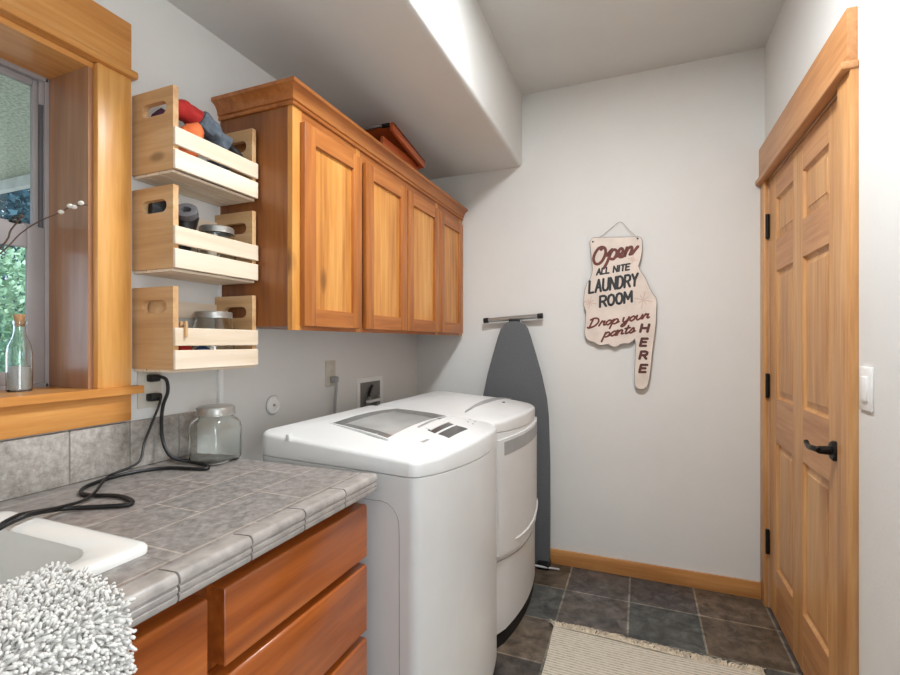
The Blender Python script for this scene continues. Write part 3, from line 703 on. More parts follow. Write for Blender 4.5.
# ---- big glass jar on the counter
bj = thing('glass_jar', 'large square glass jar with metal lid on the counter', 'jar', (-1.176, 1.045, CT))
def sq(h, r, z, cx=-1.176, cy=1.045): return [(x, y, CT + z) for x, y in rrect(cx - h, cx + h, cy - h, cy + h, r, 6)]
c = MB(); c.loft([sq(.044, .02, .001), sq(.052, .022, .004), sq(.0575, .024, .014), sq(.058, .024, .10), sq(.056, .026, .118), sq(.048, .036, .132), sq(.043, .0425, .138), sq(.043, .0425, .150),
                  sq(.040, .0395, .150), sq(.040, .0395, .137), sq(.045, .034, .129), sq(.053, .024, .116), sq(.055, .022, .10), sq(.0545, .022, .016), sq(.05, .02, .008)], True, True)
c.build('body', 'jarglass', bj)
MB().lathe([(0, .166), (.046, .166), (.051, .163), (.053, .158), (.053, .144), (.0545, .143), (.0545, .140), (.051, .140), (.050, .16), (0, .162)], (-1.176, 1.045, CT), 40).build('lid', 'zinc', bj)

# ------------------------------------------------------------------ outlets, switch
def plate(name, label, y, z, w, h, mat, parts, cat, side=-1):
    x = XL if side < 0 else XR; s = 1 if side < 0 else -1
    t = thing(name, label, cat, (x, y, z))
    a, b = sorted((x, x + s * .006)); MB().box(a, b, y - w / 2, y + w / 2, z - h / 2, z + h / 2, .002).build('cover_plate', mat, t)
    for dz in parts:
        a, b = sorted((x + s * .004, x + s * .009)); MB().box(a, b, y - .017, y + .017, z + dz - .014, z + dz + .014, .003).build('socket', mat, t)
    return t
plate('wall_outlet', 'almond outlet beside the window sill with two black plugs in it', .948, 1.138, .072, .118, 'almond', (.026, -.026), 'outlet')
plate('wall_outlet', 'outlet on the wall behind the washer with one grey plug', 1.815, 1.125, .072, .118, 'almond', (.026, -.026), 'outlet')
t = plate('light_switch', 'white rocker light switch plate beside the door casing', 1.607, 1.143, .076, .118, 'wplate', (), 'switch', 1)
MB().box(XR - .011, XR - .005, 1.59, 1.624, 1.11, 1.176, .002).build('rocker', 'wplate', t)
# washer hookup box
t = thing('laundry_outlet_box', 'recessed white hose hookup box in the wall behind the washer', 'outlet box', (XL, 2.165, 1.0))
c = MB()
c.box(XL, XL + .006, 2.035, 2.062, .87, 1.085, .001, 1); c.box(XL, XL + .006, 2.262, 2.29, .87, 1.085, .001, 1); c.box(XL, XL + .006, 2.062, 2.262, 1.06, 1.085, .001, 1); c.box(XL, XL + .006, 2.062, 2.262, .87, .89, .001, 1)
c.build('flange', 'wplate', t)
MB().box(XL + .0005, XL + .003, 2.062, 2.262, .89, 1.06).build('back_plate', 'boxin', t)
for y in (2.11, 2.2): MB().tube([(XL + .004, y, .90), (XL + .02, y, .95), (XL + .03, y, .985)], .009, 10).build('valve', 'steel', t)
MB().box(XL + .02, XL + .04, 2.09, 2.22, .955, .968, .004).build('valve_handle', 'wplate', t)
MB().tube(spline([(XL + .012, 2.13, .9), (XL + .02, 2.12, .99), (XL + .016, 2.16, 1.04)], 5), .008, 8).build('hose', 'black', t)
# round cover
t = thing('drain_cover', 'round white cleanout cover on the wall above the washer', 'cover', (XL, 1.448, 1.024))
MB().lathe([(0, 0), (.036, 0), (.036, .006), (.034, .009), (.029, .010), (.028, .007), (.008, .007), (0, .007)], (XL, 1.448, 1.024), 32, 'X').build('disc', 'wplate', t)
MB().lathe([(0, .006), (.006, .006), (.005, .011), (0, .012)], (XL, 1.448, 1.024), 14, 'X').build('screw', 'steel', t)
MB().lathe([(.036, .001), (.038, .001), (.038, .004), (.036, .004)], (XL, 1.448, 1.024), 32, 'X').build('ring', 'grey_plastic', t)

# ---- cords
zc = CT + .006
def cz(u, v, z=zc): return onZ(u, v, z)
cA = thing('power_cord', 'thick black power cord from the upper socket looping across the counter', 'cord', (-1.15, .8, CT), 'black cords on the counter')
pA = [(XL + .030, .955, 1.170), (XL + .040, .972, 1.160), (XL + .042, .976, 1.125), (XL + .036, .966, 1.085), (XL + .034, .962, 1.04), (XL + .045, .958, .985), (XL + .078, .958, .942)]
pA += [tuple(cz(*q)) for q in ((190, 461.5), (203, 464), (208.5, 467), (202, 469), (165, 468), (125, 474), (92, 484), (81, 491), (88, 495), (118, 496), (132, 501), (126, 505), (95, 507))]
pA += [tuple(onZ(60, 509, zc + .004)), tuple(onZ(32, 514, zc + .020)), tuple(onZ(14, 521, CT + .025)), tuple(onZ(-2, 529, CT + .022)), (-1.03, .40, CT + .012), (-1.0, .2, CT - .01), (-.99, .0, CT + .008), (-.99, -.09, CT + .022), (-.99, -.16, CT + .02)]
MB().tube(spline(pA, 7), .0048, 10).build('cable', 'black', cA)
MB().box(XL + .0095, XL + .034, .932, .962, 1.155, 1.176, .005).build('plug', 'black', cA)
cB = thing('power_cord', 'thin black cord from the lower socket hanging straight to the counter', 'cord', (-1.2, .7, CT), 'black cords on the counter')
pB = [(XL + .030, .952, 1.110), (XL + .042, .952, 1.098), (XL + .045, .93, 1.05), (XL + .05, .90, .99), (XL + .075, .865, .945)]
pB += [tuple(onZ(u, v, zc + dz)) for u, v, dz in ((109, 476, .004), (95, 492, .006), (82, 501, .002), (60, 507, .010), (45, 510, .018))] + [tuple(onZ(22, 514, CT + .030)), tuple(onZ(6, 521, CT + .030)), tuple(onZ(-10, 530, CT + .024)), (-1.07, .38, CT + .016), (-1.04, .2, CT - .006), (-1.03, .0, CT + .012), (-1.03, -.09, CT + .021), (-1.03, -.16, CT + .02)]
MB().tube(spline(pB, 7), .0034, 8).build('cable', 'black', cB)
MB().box(XL + .0095, XL + .036, .930, .966, 1.099, 1.122, .006).build('plug', 'black', cB)
cW = thing('power_cord', 'grey appliance cord hanging from the outlet behind the washer', 'cord', (XL, 1.82, 1.0))
MB().box(XL + .0095, XL + .04, 1.803, 1.831, 1.082, 1.112, .006).build('plug', 'grey_plastic', cW)
MB().tube(spline([(XL + .03, 1.82, 1.09), (XL + .035, 1.815, 1.06), (XL + .03, 1.812, .98), (XL + .03, 1.81, .88)], 6), .0065, 10).build('cable', 'grey_plastic', cW)

# ------------------------------------------------------------------ washer and dryer
def smooth(t): t = max(0, min(1, t)); return t * t * (3 - 2 * t)
def appliance(y0, y1, xb, xf, bow, hf, hm, cr=.05):
    yc, hw = (y0 + y1) / 2, (y1 - y0) / 2
    def front(y):
        q = (y - yc) / hw; return xf - bow * q * q + .009 * q
    def outline(d, n=8, nb=14):
        """plan outline inset by d, counter-clockwise, front is +x"""
        a, b, x0 = y0 + d, y1 - d, xb + d; r = max(cr - d, .004); pts = []
        for i in range(n + 1):                                   # rear-left to front... start: rear y0 corner
            t = math.radians(180 + 90 * i / n); pts.append((x0 + r * math.cos(t) + r, a + r + r * math.sin(t)))
        xe = front(y0) - d; xe1 = front(y1) - d; rf = max(.035 - d * .6, .004)
        for i in range(n + 1):
            t = math.radians(270 + 82 * i / n); pts.append((xe - rf + rf * math.cos(t), a + rf + rf * math.sin(t)))
        for i in range(1, nb):
            y = a + rf + (b - a - 2 * rf) * i / nb; pts.append((front(y) - d + 0 * y, y))
        for i in range(n + 1):
            t = math.radians(8 + 82 * i / n); pts.append((xe1 - rf + rf * math.cos(t), b - rf + rf * math.sin(t)))
        for i in range(n + 1):
            t = math.radians(90 + 90 * i / n); pts.append((x0 + r + r * math.cos(t), b - r + r * math.sin(t)))
        return pts
    def top(x, y):
        T = [(-1.2, .975), (-1.12, .983), (-1.06, .987), (-.955, .986), (-.85, .982), (-.742, .975), (-.651, .963), (-.564, .945), (-.44, .908)]
        k = max(0, 1 - ((y - yc) / hw) ** 2); z = T[-1][1]
        for (a, za), (b, zb) in zip(T[:-1], T[1:]):
            if a <= x <= b: z = za + (zb - za) * (x - a) / (b - a); break
        return z + hf + hm * k
    return front, outline, top
def make_appliance(name, label, y0, y1, xb, xf, bow, hf, hm):
    front, outline, top = appliance(y0, y1, xb, xf, bow, hf, hm)
    t = thing(name, label, name.replace('_', ' ').split()[-1], ((xb + xf) / 2, (y0 + y1) / 2, 0))
    seam = lambda x, y: top(x, y) - .062 + 0 * x
    def sz(x, y):  # seam follows gently
        u = (xf - x) / (xf - xb); return .888 + hf - .014 * (y - (y0 + y1) / 2) / (y1 - y0) * 2 + .018 * u
    O = outline(0); Oi = outline(.004)
    b = MB(); b.loft([[(x, y, .065) for x, y in O], [(x, y, sz(x, y) - .0025) for x, y in O], [(x, y, sz(x, y) - .001) for x, y in outline(.003)]])
    body = b.build('body', 'white', t, angle=40)
    MB().loft([[(x, y, 0) for x, y in outline(.008)], [(x, y, .066) for x, y in outline(.008)]]).build('toe_kick', 'toe', t)
    rings = [[(x, y, sz(x, y) + .0005) for x, y in outline(.003)], [(x, y, sz(x, y) + .002) for x, y in O]]
    full = O; cx, cy = (xb + xf) / 2, (y0 + y1) / 2
    for d, dz in ((0, .011), (.002, .005), (.006, .0015), (.014, 0)):
        rings.append([(x, y, top(x, y) - dz) for x, y in outline(d)])
    last = outline(.014)
    for k in (.9, .78, .64, .5, .35, .2, .08):
        rings.append([(cx + (x - cx) * k, cy + (y - cy) * k, top(cx + (x - cx) * k, cy + (y - cy) * k)) for x, y in last])
    cover = MB().loft(rings).build('top_cover', 'white', t, angle=40)
    return t, body, cover, front, top
def sheet(top, xa, xb2, ya, yb, h, inset=0, nx=10, ny=10):
    return MB().patch(lambda u, v: (xa + (xb2 - xa) * u, ya + (yb - ya) * v, top(xa + (xb2 - xa) * u, ya + (yb - ya) * v) + h), nx, ny, (0, 0, -.006))

wa, wbody, wcov, wfront, wtop = make_appliance('washer', 'white top-load washer with glass lid nearest the counter', 1.135, 1.822, -1.11, -.487, .050, 0.0, .030)
def on_top(u, v, top):
    z = .97
    for _ in range(12):
        p = onZ(u, v, z); z = top(p.x, p.y)
    return p
def quad_sheet(px, top, h, n=10, th=.006):
    A, B, C_, D = [on_top(u, v, top) for u, v in px]
    def f(u, v):
        p = A.lerp(B, u).lerp(D.lerp(C_, u), v); return (p.x, p.y, top(p.x, p.y) + h)
    return MB().patch(f, n, n, (0, 0, -th))
def sub_quad(px, u0, u1, v0, v1):
    A, B, C_, D = [Vector(p) for p in px]; g_ = lambda u, v: tuple(A.lerp(B, u).lerp(D.lerp(C_, u), v))
    return [g_(u0, v0), g_(u1, v0), g_(u1, v1), g_(u0, v1)]
G = [(332.5, 423.3), (397.5, 408.8), (448, 416.5), (387.5, 437)]
quad_sheet(G, wtop, .0006).build('lid_window', 'lid_glass', wa)['label'] = 'smoked glass lid window'
for nm, q in (('window_shade', (0, 1, 0, .16)), ('window_shade', (.86, 1, .16, 1)), ('window_shade', (0, .10, .16, 1))):
    quad_sheet(sub_quad(G, *q), wtop, .0010, 6).build(nm, 'dark_glass', wa)['label'] = 'dark border of the lid window'
for q in ((-.02, 1.02, -.035, -.0), (-.02, 1.02, 1.0, 1.035), (-.02, .0, 0, 1), (1.0, 1.02, 0, 1)):
    quad_sheet(sub_quad(G, *q), wtop, .0014, 8).build('window_bezel', 'white', wa)
quad_sheet([(438, 434), (449, 438), (468, 429), (456.5, 425.5)], wtop, .0008, 4).build('display', 'display', wa)['label'] = 'dark display window'
quad_sheet([(427.5, 430), (435, 433.3), (454, 424.5), (445.5, 421.8)], wtop, .0008, 4).build('handle_recess', 'display', wa)['label'] = 'dark finger recess'
quad_sheet([(425, 428), (431, 430.5), (451, 421.8), (444, 419.7)], wtop, .003, 4).build('lid_handle', 'white', wa)
quad_sheet([(417, 427), (419, 428), (443, 417.8), (441, 417)], wtop, .0008, 6).build('panel_trim', 'grey_plastic', wa)
quad_sheet([(420, 441.5), (424, 442.5), (430, 439.5), (427, 438.8)], wtop, .0006, 3).build('badge', 'grey_plastic', wa)
for u, v in ((468, 422), (473, 424), (470, 419.5), (475, 421.5)):
    p = on_top(u, v, wtop); MB().lathe([(.004, 0), (.004, .0015), (0, .002)], (p.x, p.y, p.z), 10).build('button', 'grey_plastic', wa)
p = on_top(293, 433.5, wtop); MB().box(p.x - .006, p.x + .006, 1.131, 1.148, p.z - .018, p.z + .002, .002).build('lid_hinge', 'white', wcov)
gl = [(-.99, 1.1345, .835), (-.69, 1.1345, .832)] + [(-.661 + .055 * math.sin(math.radians(a)), 1.1345, .770 + .062 * math.cos(math.radians(a))) for a in (0, 20, 40, 60, 80)] + [(-.605, 1.1345, .74), (-.605, 1.1345, .09)]
MB().tube(gl, .0012, 6).build('panel_seam', 'grey_plastic', wbody)

dr, dbody, dcov, dfront, dtop = make_appliance('dryer', 'white dryer with bowed door between the washer and the ironing board', 1.845, 2.535, -1.12, -.490, .046, -.006, .026)
S0, S1 = on_top(465, 412.3, dtop), on_top(511, 398.3, dtop)
def slotf(u, v):
    p = S0.lerp(S1, u); w_ = .036 * math.sin(math.pi * min(.985, max(.015, u))); x = p.x + (v - .35) * w_; return (x, p.y, dtop(x, p.y) + .0012)
MB().patch(slotf, 20, 4, (0, 0, -.005)).build('control_recess', 'grey_plastic', dr)['label'] = 'grey crescent recess'
p = on_top(503.5, 402.5, dtop)
MB().lathe([(.008, 0), (.008, .003), (.005, .004), (0, .004)], (p.x, p.y, p.z), 14).build('button', 'black', dr)
def door_bottom(v): return .395 - .01 * v - .085 * math.sin(v * math.pi / 2) ** 2 * 0 - .04 * math.sin(math.pi * v)
def ddoor(u, v):
    y = 1.853 + (2.527 - 1.853) * v; zt = .868; zb = .395 - .03 * math.sin(math.pi * v)
    return (dfront(y) + .010, y, zb + (zt - zb) * u)
MB().patch(ddoor, 12, 24, (-.012, 0, 0)).build('door', 'white', dr)
dd = dr.children[-1]
def hrec(u, v):
    y = 1.895 + .60 * v; z1_ = .856; z0_ = .80
    return (dfront(y) + .0112, y, z0_ + (z1_ - z0_) * u)
MB().patch(hrec, 4, 20, (-.003, 0, 0)).build('handle_recess', 'grey_plastic', dr)['label'] = 'grey handle recess'
MB().tube([(dfront(y) + .006, y, .862) for y in [1.862 + .66 * i / 16 for i in range(17)]], .004, 8).build('door_lip', 'white', dd)
MB().tube([(dfront(y) + .010, y, .408 - .03 * math.sin(math.pi * (y - 1.853) / .674) + .03) for y in [1.99 + .52 * i / 14 for i in range(15)]], [.002] + [.006] * 13 + [.002], 8).build('door_rib', 'white', dd)
MB().tube([(dfront(y) + .0005, y, .372 - .03 * math.sin(math.pi * (y - 1.853) / .674)) for y in [1.855 + .67 * i / 14 for i in range(15)]], .0025, 6).build('panel_seam', 'grey_plastic', dr)

# ------------------------------------------------------------------ ironing board
ib = thing('ironing_board', 'grey covered ironing board standing upright against the back wall', 'ironing board', (-.675, 2.68, 0))
bcx = -.673; half = [(.0, .205), (.30, .207), (.60, .206), (.85, .198), (.95, .188), (1.08, .160), (1.20, .126), (1.30, .096), (1.345, .080), (1.37, .062), (1.384, .04), (1.39, .015)]
z_off = .018
pl = [(bcx + w, z + (z_off if z == 0 else 0)) for z, w in half] + [(bcx - w, z + (z_off if z == 0 else 0)) for z, w in half[::-1]]
MB().prism(pl, 'Y', 2.650, 2.676, .008, 3).build('board_cover', 'cloth_grey', ib)
for sx in (-.075, .075):
    MB().tube([(bcx + sx, 2.70, .06), (bcx + sx * .6, 2.70, .7), (bcx + sx * .35, 2.70, 1.405)], .009, 10).build('leg', 'steel', ib)
MB().tube([(-.866, 2.698, 1.398), (-.517, 2.698, 1.420)], .0135, 16).build('foot_tube', 'steel', ib)
for a, b in (((-.868, 2.698, 1.3978), (-.838, 2.698, 1.3997)), ((-.545, 2.698, 1.4182), (-.515, 2.698, 1.4201))):
    MB().tube([a, b], .0155, 16).build('end_cap', 'black', ib)
MB().box(-.71, -.645, 2.677, 2.70, 1.375, 1.403, .004).build('bracket', 'black', ib)
MB().box(-.535, -.468, 2.628, 2.70, .0, .042, .006).build('hinge_block', 'black', ib)
MB().tube([(-.585, 2.606, .030), (-.50, 2.628, .018), (-.415, 2.65, .010)], .0065, 10).build('release_rod', 'steel', ib)

# ------------------------------------------------------------------ hanging sign
SGY = YB - .028
def c5(x, y, yy=SGY): return onY(580 + x / 7.5, 220 + y / 7.5, yy)
def c6(x, y, yy=SGY): return onY(580 + x / 6.75, 300 + y / 6.75, yy)
sg = thing('hanging_sign', 'cream pointing-hand laundry room sign hung on the back wall', 'sign', tuple(c5(300, 675)))
o5 = [(72, 165), (85, 140), (105, 130), (300, 127), (440, 122), (462, 135), (470, 160), (468, 230), (455, 300), (440, 345), (452, 375), (490, 430), (520, 500), (545, 550), (570, 580), (578, 610)]
o6 = [(518, 60), (515, 150), (505, 230), (490, 350), (480, 450), (470, 530), (458, 580), (432, 603), (400, 605), (375, 590), (366, 565), (367, 480), (372, 380), (375, 300), (370, 262), (355, 280), (330, 297), (300, 294), (272, 300), (262, 312), (235, 318), (208, 312), (195, 298), (170, 303), (140, 308), (112, 300), (98, 285), (75, 283), (50, 270), (35, 250), (30, 220), (35, 150), (38, 80)]
o7 = [(27, 640), (28, 570), (35, 520), (50, 475), (75, 440), (88, 400), (92, 370), (88, 320), (82, 280), (78, 220)]
P = [c5(*p) for p in o5] + [c6(*p) for p in o6] + [c5(*p) for p in o7]
poly = [(p.x, p.z) for p in P]
MB().prism(poly, 'Y', SGY + .0005, SGY + .007).build('board_core', 'signedge', sg)
cxm = sum(p[0] for p in poly) / len(poly); czm = sum(p[1] for p in poly) / len(poly)
def inset(pl, d):
    n = len(pl); out = []
    for i in range(n):
        a, b, c2 = Vector(pl[i - 1]), Vector(pl[i]), Vector(pl[(i + 1) % n]); e1_, e2_ = (b - a).normalized(), (c2 - b).normalized()
        nn = (Vector((-e1_.y, e1_.x)) + Vector((-e2_.y, e2_.x)))
        nn = nn.normalized() if nn.length > 1e-6 else Vector((0, 0)); out.append(tuple(b - nn * d))
    return out
area = sum(poly[i - 1][0] * poly[i][1] - poly[i][0] * poly[i - 1][1] for i in range(len(poly)))
pin = inset(poly, .0022 if area < 0 else -.0022)
MB().prism(pin, 'Y', SGY - .0008, SGY + .001).build('painted_face', 'signw', sg)
def strokes(lines, w, mat, name, label, y=SGY - .0008):
    mb = MB(); t = bmesh.new()
    k = 0
    for ln in lines:
        pts = [Vector((p.x, p.z)) for p in ln]
        for a, b in zip(pts[:-1], pts[1:]):
            if (b - a).length < 1e-5: continue
            d = (b - a).normalized(); nn = Vector((-d.y, d.x)) * w / 2; k += 1
            yo = y - .0004 - (k % 9) * .00012
            q = []
            for i in range(7):
                an = math.pi * i / 6; q.append(b + nn * math.cos(an) * -1 + d * (w / 2) * math.sin(an))
            for i in range(7):
                an = math.pi * i / 6; q.append(a + nn * math.cos(an) - d * (w / 2) * math.sin(an))
            lo_ = [t.verts.new((p.x, yo, p.y)) for p in q]; hi_ = [t.verts.new((p.x, y, p.y)) for p in q]
            t.faces.new(lo_); t.faces.new(hi_[::-1])
            for i in range(len(q)): t.faces.new((lo_[i], hi_[i], hi_[(i + 1) % len(q)], lo_[(i + 1) % len(q)]))
    bmesh.ops.recalc_face_normals(t, faces=t.faces); mb._merge(t); o = mb.build(name, mat, sg); o['label'] = label; return o
def sm(pts, k=4):
    return [(p.x, p.y) for p in spline([(a, b, 0) for a, b in pts], k)]
openl = [[(186, 212), (165, 203), (135, 218), (108, 262), (102, 300), (116, 328), (142, 328), (170, 302), (190, 258), (192, 225), (178, 206), (158, 222)],
         [(200, 268), (222, 240), (240, 222)], [(240, 222), (222, 270), (200, 325), (178, 362)], [(222, 262), (248, 226), (272, 228), (274, 258), (252, 292), (226, 290)],
         [(272, 275), (305, 258), (322, 234), (314, 214), (297, 222), (288, 252), (296, 276), (318, 276), (336, 258)],
         [(336, 258), (352, 208)], [(352, 208), (344, 240), (336, 270)], [(341, 250), (362, 214), (384, 202), (390, 218), (376, 256)], [(374, 258), (392, 252), (412, 226), (434, 200)]]
strokes([[c5(*p) for p in sm(l)] for l in openl], .0155, 'ink_r', 'lettering', 'brown script word Open')
UP = {'A': [[(0, 0), (.5, 1), (1, 0)], [(.2, .35), (.8, .35)]], 'L': [[(0, 1), (0, 0), (.9, 0)]], 'N': [[(0, 0), (0, 1), (1, 0), (1, 1)]], 'I': [[(.5, 0), (.5, 1)]],
      'T': [[(0, 1), (1, 1)], [(.5, 1), (.5, 0)]], 'E': [[(.95, 1), (0, 1), (0, 0), (.95, 0)], [(0, .52), (.8, .52)]], 'U': [[(0, 1), (0, .3), (.15, .06), (.5, 0), (.85, .06), (1, .3), (1, 1)]],
      'D': [[(0, 0), (0, 1), (.5, 1), (.85, .85), (1, .5), (.85, .15), (.5, 0), (0, 0)]], 'R': [[(0, 0), (0, 1), (.65, 1), (.95, .88), (.95, .6), (.65, .48), (0, .48)], [(.5, .48), (1, 0)]],
      'Y': [[(0, 1), (.5, .48), (1, 1)], [(.5, .48), (.5, 0)]], 'O': [[(.5, 0), (.15, .1), (0, .4), (0, .6), (.15, .9), (.5, 1), (.85, .9), (1, .6), (1, .4), (.85, .1), (.5, 0)]],
      'M': [[(0, 0), (.05, 1), (.5, .3), (.95, 1), (1, 0)]], 'H': [[(0, 0), (0, 1)], [(1, 0), (1, 1)], [(0, .5), (1, .5)]]}
def upper(text, p0, p1, h, gap, w, mat, label, f=c5, wfac=None, slant=0):
    n = len(text); a, b = Vector(p0), Vector(p1); d = b - a; wts = [(.35 if ch == 'I' else .5 if ch == ' ' else 1.25 if ch == 'M' else .85 if ch == 'L' else 1) for ch in text]
    tot = sum(wts) + gap * (n - 1); x = 0; L = []
    for ch, wt in zip(text, wts):
        for ln in UP.get(ch, []):
            pts = []
            for (gx, gy) in ln:
                s_ = (x + gx * wt) / tot; q = a + d * s_; pts.append(f(q.x + slant * gy * h + .07 * 0, q.y - gy * h))
            L.append(pts)
        x += wt + gap
    return strokes(L, w, mat, 'lettering', label)
upper('ALL NITE', (125, 412), (370, 372), 44, .32, .0088, 'ink_b', 'black words ALL NITE', slant=.12)
upper('LAUNDRY', (68, 548), (428, 490), 88, .36, .0125, 'ink_b', 'black word LAUNDRY', slant=.06)
upper('ROOM', (150, 652), (388, 612), 78, .34, .0130, 'ink_b', 'black word ROOM', slant=.02)
HL = []
for ch, (x, y), wd in zip('HERE', ((437, 190), (432, 285), (430, 372), (428, 462)), (48, 40, 44, 42)):
    for ln in UP[ch]: HL.append([c6(x + (gx - .5) * wd + (gy - .5) * 12, y - (gy - .5) * 48) for gx, gy in ln])
strokes(HL, .0135, 'ink_d', 'lettering', 'dark brown word HERE reading down the finger')
LOW = {'D': ([[(.15, 1.9), (0, 0)], [(-.25, 1.7), (.3, 1.95), (.9, 1.7), (1.15, 1.0), (.8, .25), (.0, -.05), (-.3, .15)]], 1.45), 'r': ([[(0, .1), (.25, 1.05), (.35, .85), (.7, .9), (.65, .3), (.85, .05), (1.0, .2)]], .95),
       'o': ([[(.5, 1), (.15, .75), (.1, .3), (.4, 0), (.75, .3), (.75, .75), (.5, 1), (.75, .8), (1.05, .85)]], 1.0), 'p': ([[(.1, 1), (-.05, -.9)], [(.1, .6), (.45, 1), (.8, .75), (.75, .2), (.4, 0), (.05, .2)], [(.7, .1), (1.05, .3)]], 1.05),
       'y': ([[(.05, 1), (.1, .3), (.4, 0), (.75, .4), (.85, 1)], [(.85, 1), (.7, -.5), (.3, -.95), (.1, -.6), (.9, .2)]], 1.05), 'u': ([[(.05, 1), (.1, .3), (.4, 0), (.75, .4), (.85, 1), (.8, .2), (1.05, .15)]], 1.05),
       'a': ([[(.82, .8), (.5, 1.0), (.12, .65), (.12, .2), (.4, 0), (.74, .3)], [(.92, 1.05), (.80, .25), (.92, 0), (1.12, .2)]], 1.12), 'n': ([[(.05, 1), (.05, 0)], [(.05, .5), (.4, 1), (.7, .85), (.7, .15), (1.05, .15)]], 1.05),
       't': ([[(.4, 1.7), (.3, .3), (.5, 0), (.85, .2)], [(0, 1.15), (.8, 1.2)]], .85), 's': ([[(.0, .1), (.5, 1.05), (.75, .5), (.5, 0), (.1, .1)], [(.65, .1), (1.0, .3)]], .95), ' ': ([], .5)}
def script(text, p0, p1, xh, w, mat, label):
    tot = sum(LOW[ch][1] for ch in text); a, b = Vector(p0), Vector(p1); d = b - a; x = 0; L = []
    for ch in text:
        for ln in LOW[ch][0]:
            pts = []
            for gx, gy in sm(ln, 3):
                q = a + d * ((x + gx * 1.0) / tot); pts.append(c6(q.x + gy * xh * .38, q.y - gy * xh))
            L.append(pts)
        x += LOW[ch][1]
    return strokes(L, w, mat, 'lettering', label)
script('Drop your', (62, 188), (462, 122), 32, .0095, 'ink_r', 'brown script words Drop your')
script('pants', (158, 252), (366, 218), 32, .0095, 'ink_r', 'brown script word pants')
def star(cx, cy, r, n=8):
    L = []
    for i in range(n):
        a = math.pi * 2 * i / n + .2; k = r * (1 if i % 2 == 0 else .62); L.append([c5(cx + 6 * math.cos(a), cy + 6 * math.sin(a)), c5(cx + k * math.cos(a), cy + k * math.sin(a))])
    return L
for st_ in ((475, 600, 66), (395, 296, 34), (75, 620, 48)): strokes(star(*st_), .0024, 'ink_p', 'starburst', 'thin pinkish starburst')
nl = c5(290, 15, YB - .006)
MB().tube([c5(95, 163, SGY - .003), c5(180, 108, YB - .005), c5(282, 20, YB - .008), c5(300, 14, YB - .008), c5(318, 20, YB - .008), c5(432, 138, SGY - .003)], .0013, 6).build('hanging_wire', 'string', sg)
for p in ((96, 164), (433, 139)):
    q = c5(*p); MB().lathe([(0, -.0035), (.0045, -.0025), (.005, .0)], (q.x, SGY - .0008, q.z), 12, 'Y').build('grommet', 'iron', sg)

# ------------------------------------------------------------------ rug
RX0, RX1, RY0, RY1 = -.352, .440, .85, 2.116
rug = thing('rug', 'cream woven rug with fringed end on the slate floor', 'rug', (0, 1.5, 0))
def rugf(u, v):
    x = RX0 + (RX1 - RX0) * u + .006 * math.sin(9 * v + 1); y = RY0 + (RY1 - .014 * u - RY0) * v
    return (x, y + .006 * math.sin(u * 7), .009 + .002 * math.sin(u * 5 + v * 3))
MB().patch(rugf, 30, 40, (0, 0, -.008)).build('woven_body', 'rug', rug)
fr = MB(); rg = random.Random(4); V = []; Fc = []
for i in range(420):
    x = RX0 + (RX1 - RX0) * (i + rg.uniform(-.4, .4)) / 420; x0 = x; y0 = RY1 - .014 * (x - RX0) / (RX1 - RX0) - .006 + .006 * math.sin((x - RX0) / (RX1 - RX0) * 7)
    L = rg.uniform(.03, .058); lean = rg.gauss(.1, .35) + .9 * math.sin(x * 31) * math.sin(x * 9 + 2)
    pts = [Vector((x, y0, .010)), Vector((x + lean * L * .3, y0 + L * .35, .013 + rg.uniform(0, .008))), Vector((x + lean * L * .8 + rg.gauss(0, .003), y0 + L * .7, .009 + rg.uniform(0, .006))), Vector((x + lean * L + rg.gauss(0, .006), y0 + L * .95, .004))]
    pts = spline(pts, 3); n = 5; bi = len(V)
    for j, p in enumerate(pts):
        d = (pts[min(j + 1, len(pts) - 1)] - pts[max(j - 1, 0)]).normalized(); a = d.cross(Vector((0, 0, 1))).normalized(); b = d.cross(a); r = .0021 * (1 - .3 * j / len(pts))
        for k in range(n): V.append(p + (a * math.cos(2 * math.pi * k / n) + b * math.sin(2 * math.pi * k / n)) * r)
    for j in range(len(pts) - 1):
        for k in range(n): Fc.append((bi + j * n + k, bi + j * n + (k + 1) % n, bi + (j + 1) * n + (k + 1) % n, bi + (j + 1) * n + k))
fr.bm.free()
me = bpy.data.meshes.new('fringe'); me.from_pydata([tuple(v - rug.location) for v in V], [], Fc)
for p in me.polygons: p.use_smooth = True
me.materials.append(M['fringe']); ob = bpy.data.objects.new('fringe', me); COL.objects.link(ob); ob.parent = rug; ob['kind'] = 'stuff'

# ------------------------------------------------------------------ sill things
bt = thing('glass_bottle', 'small corked glass bottle of white sand on the window sill', 'bottle', (-1.42, .682, WZ0 + .001))
bc = (-1.42, .682, WZ0 + .001)
MB().lathe([(.0225, 0), (.0255, .004), (.0255, .095), (.023, .112), (.014, .136), (.0115, .15), (.0115, .165), (.014, .166), (.014, .174), (.010, .174), (.010, .150), (.0125, .136), (.021, .112), (.0233, .095), (.0233, .006), (0, .005)], bc, 28).build('body', 'bottle', bt)
MB().lathe([(0, .0062), (.0228, .0062), (.0228, .060), (.012, .064), (0, .063)], bc, 24).build('sand', 'sand', bt)
MB().lathe([(.0095, .160), (.0098, .174), (.012, .190), (0, .190)], bc, 16).build('cork', 'cork', bt)
vs = thing('vase', 'slim vase holding the willow twigs on the window sill', 'vase', (-1.43, .42, WZ0 + .001))
MB().lathe([(.03, 0), (.036, .01), (.04, .06), (.03, .12), (.02, .15), (.022, .17), (.019, .17), (.017, .15), (.026, .12), (.036, .06), (.032, .012), (0, .01)], (-1.43, .42, WZ0 + .001), 24).build('body', 'bottle', vs)
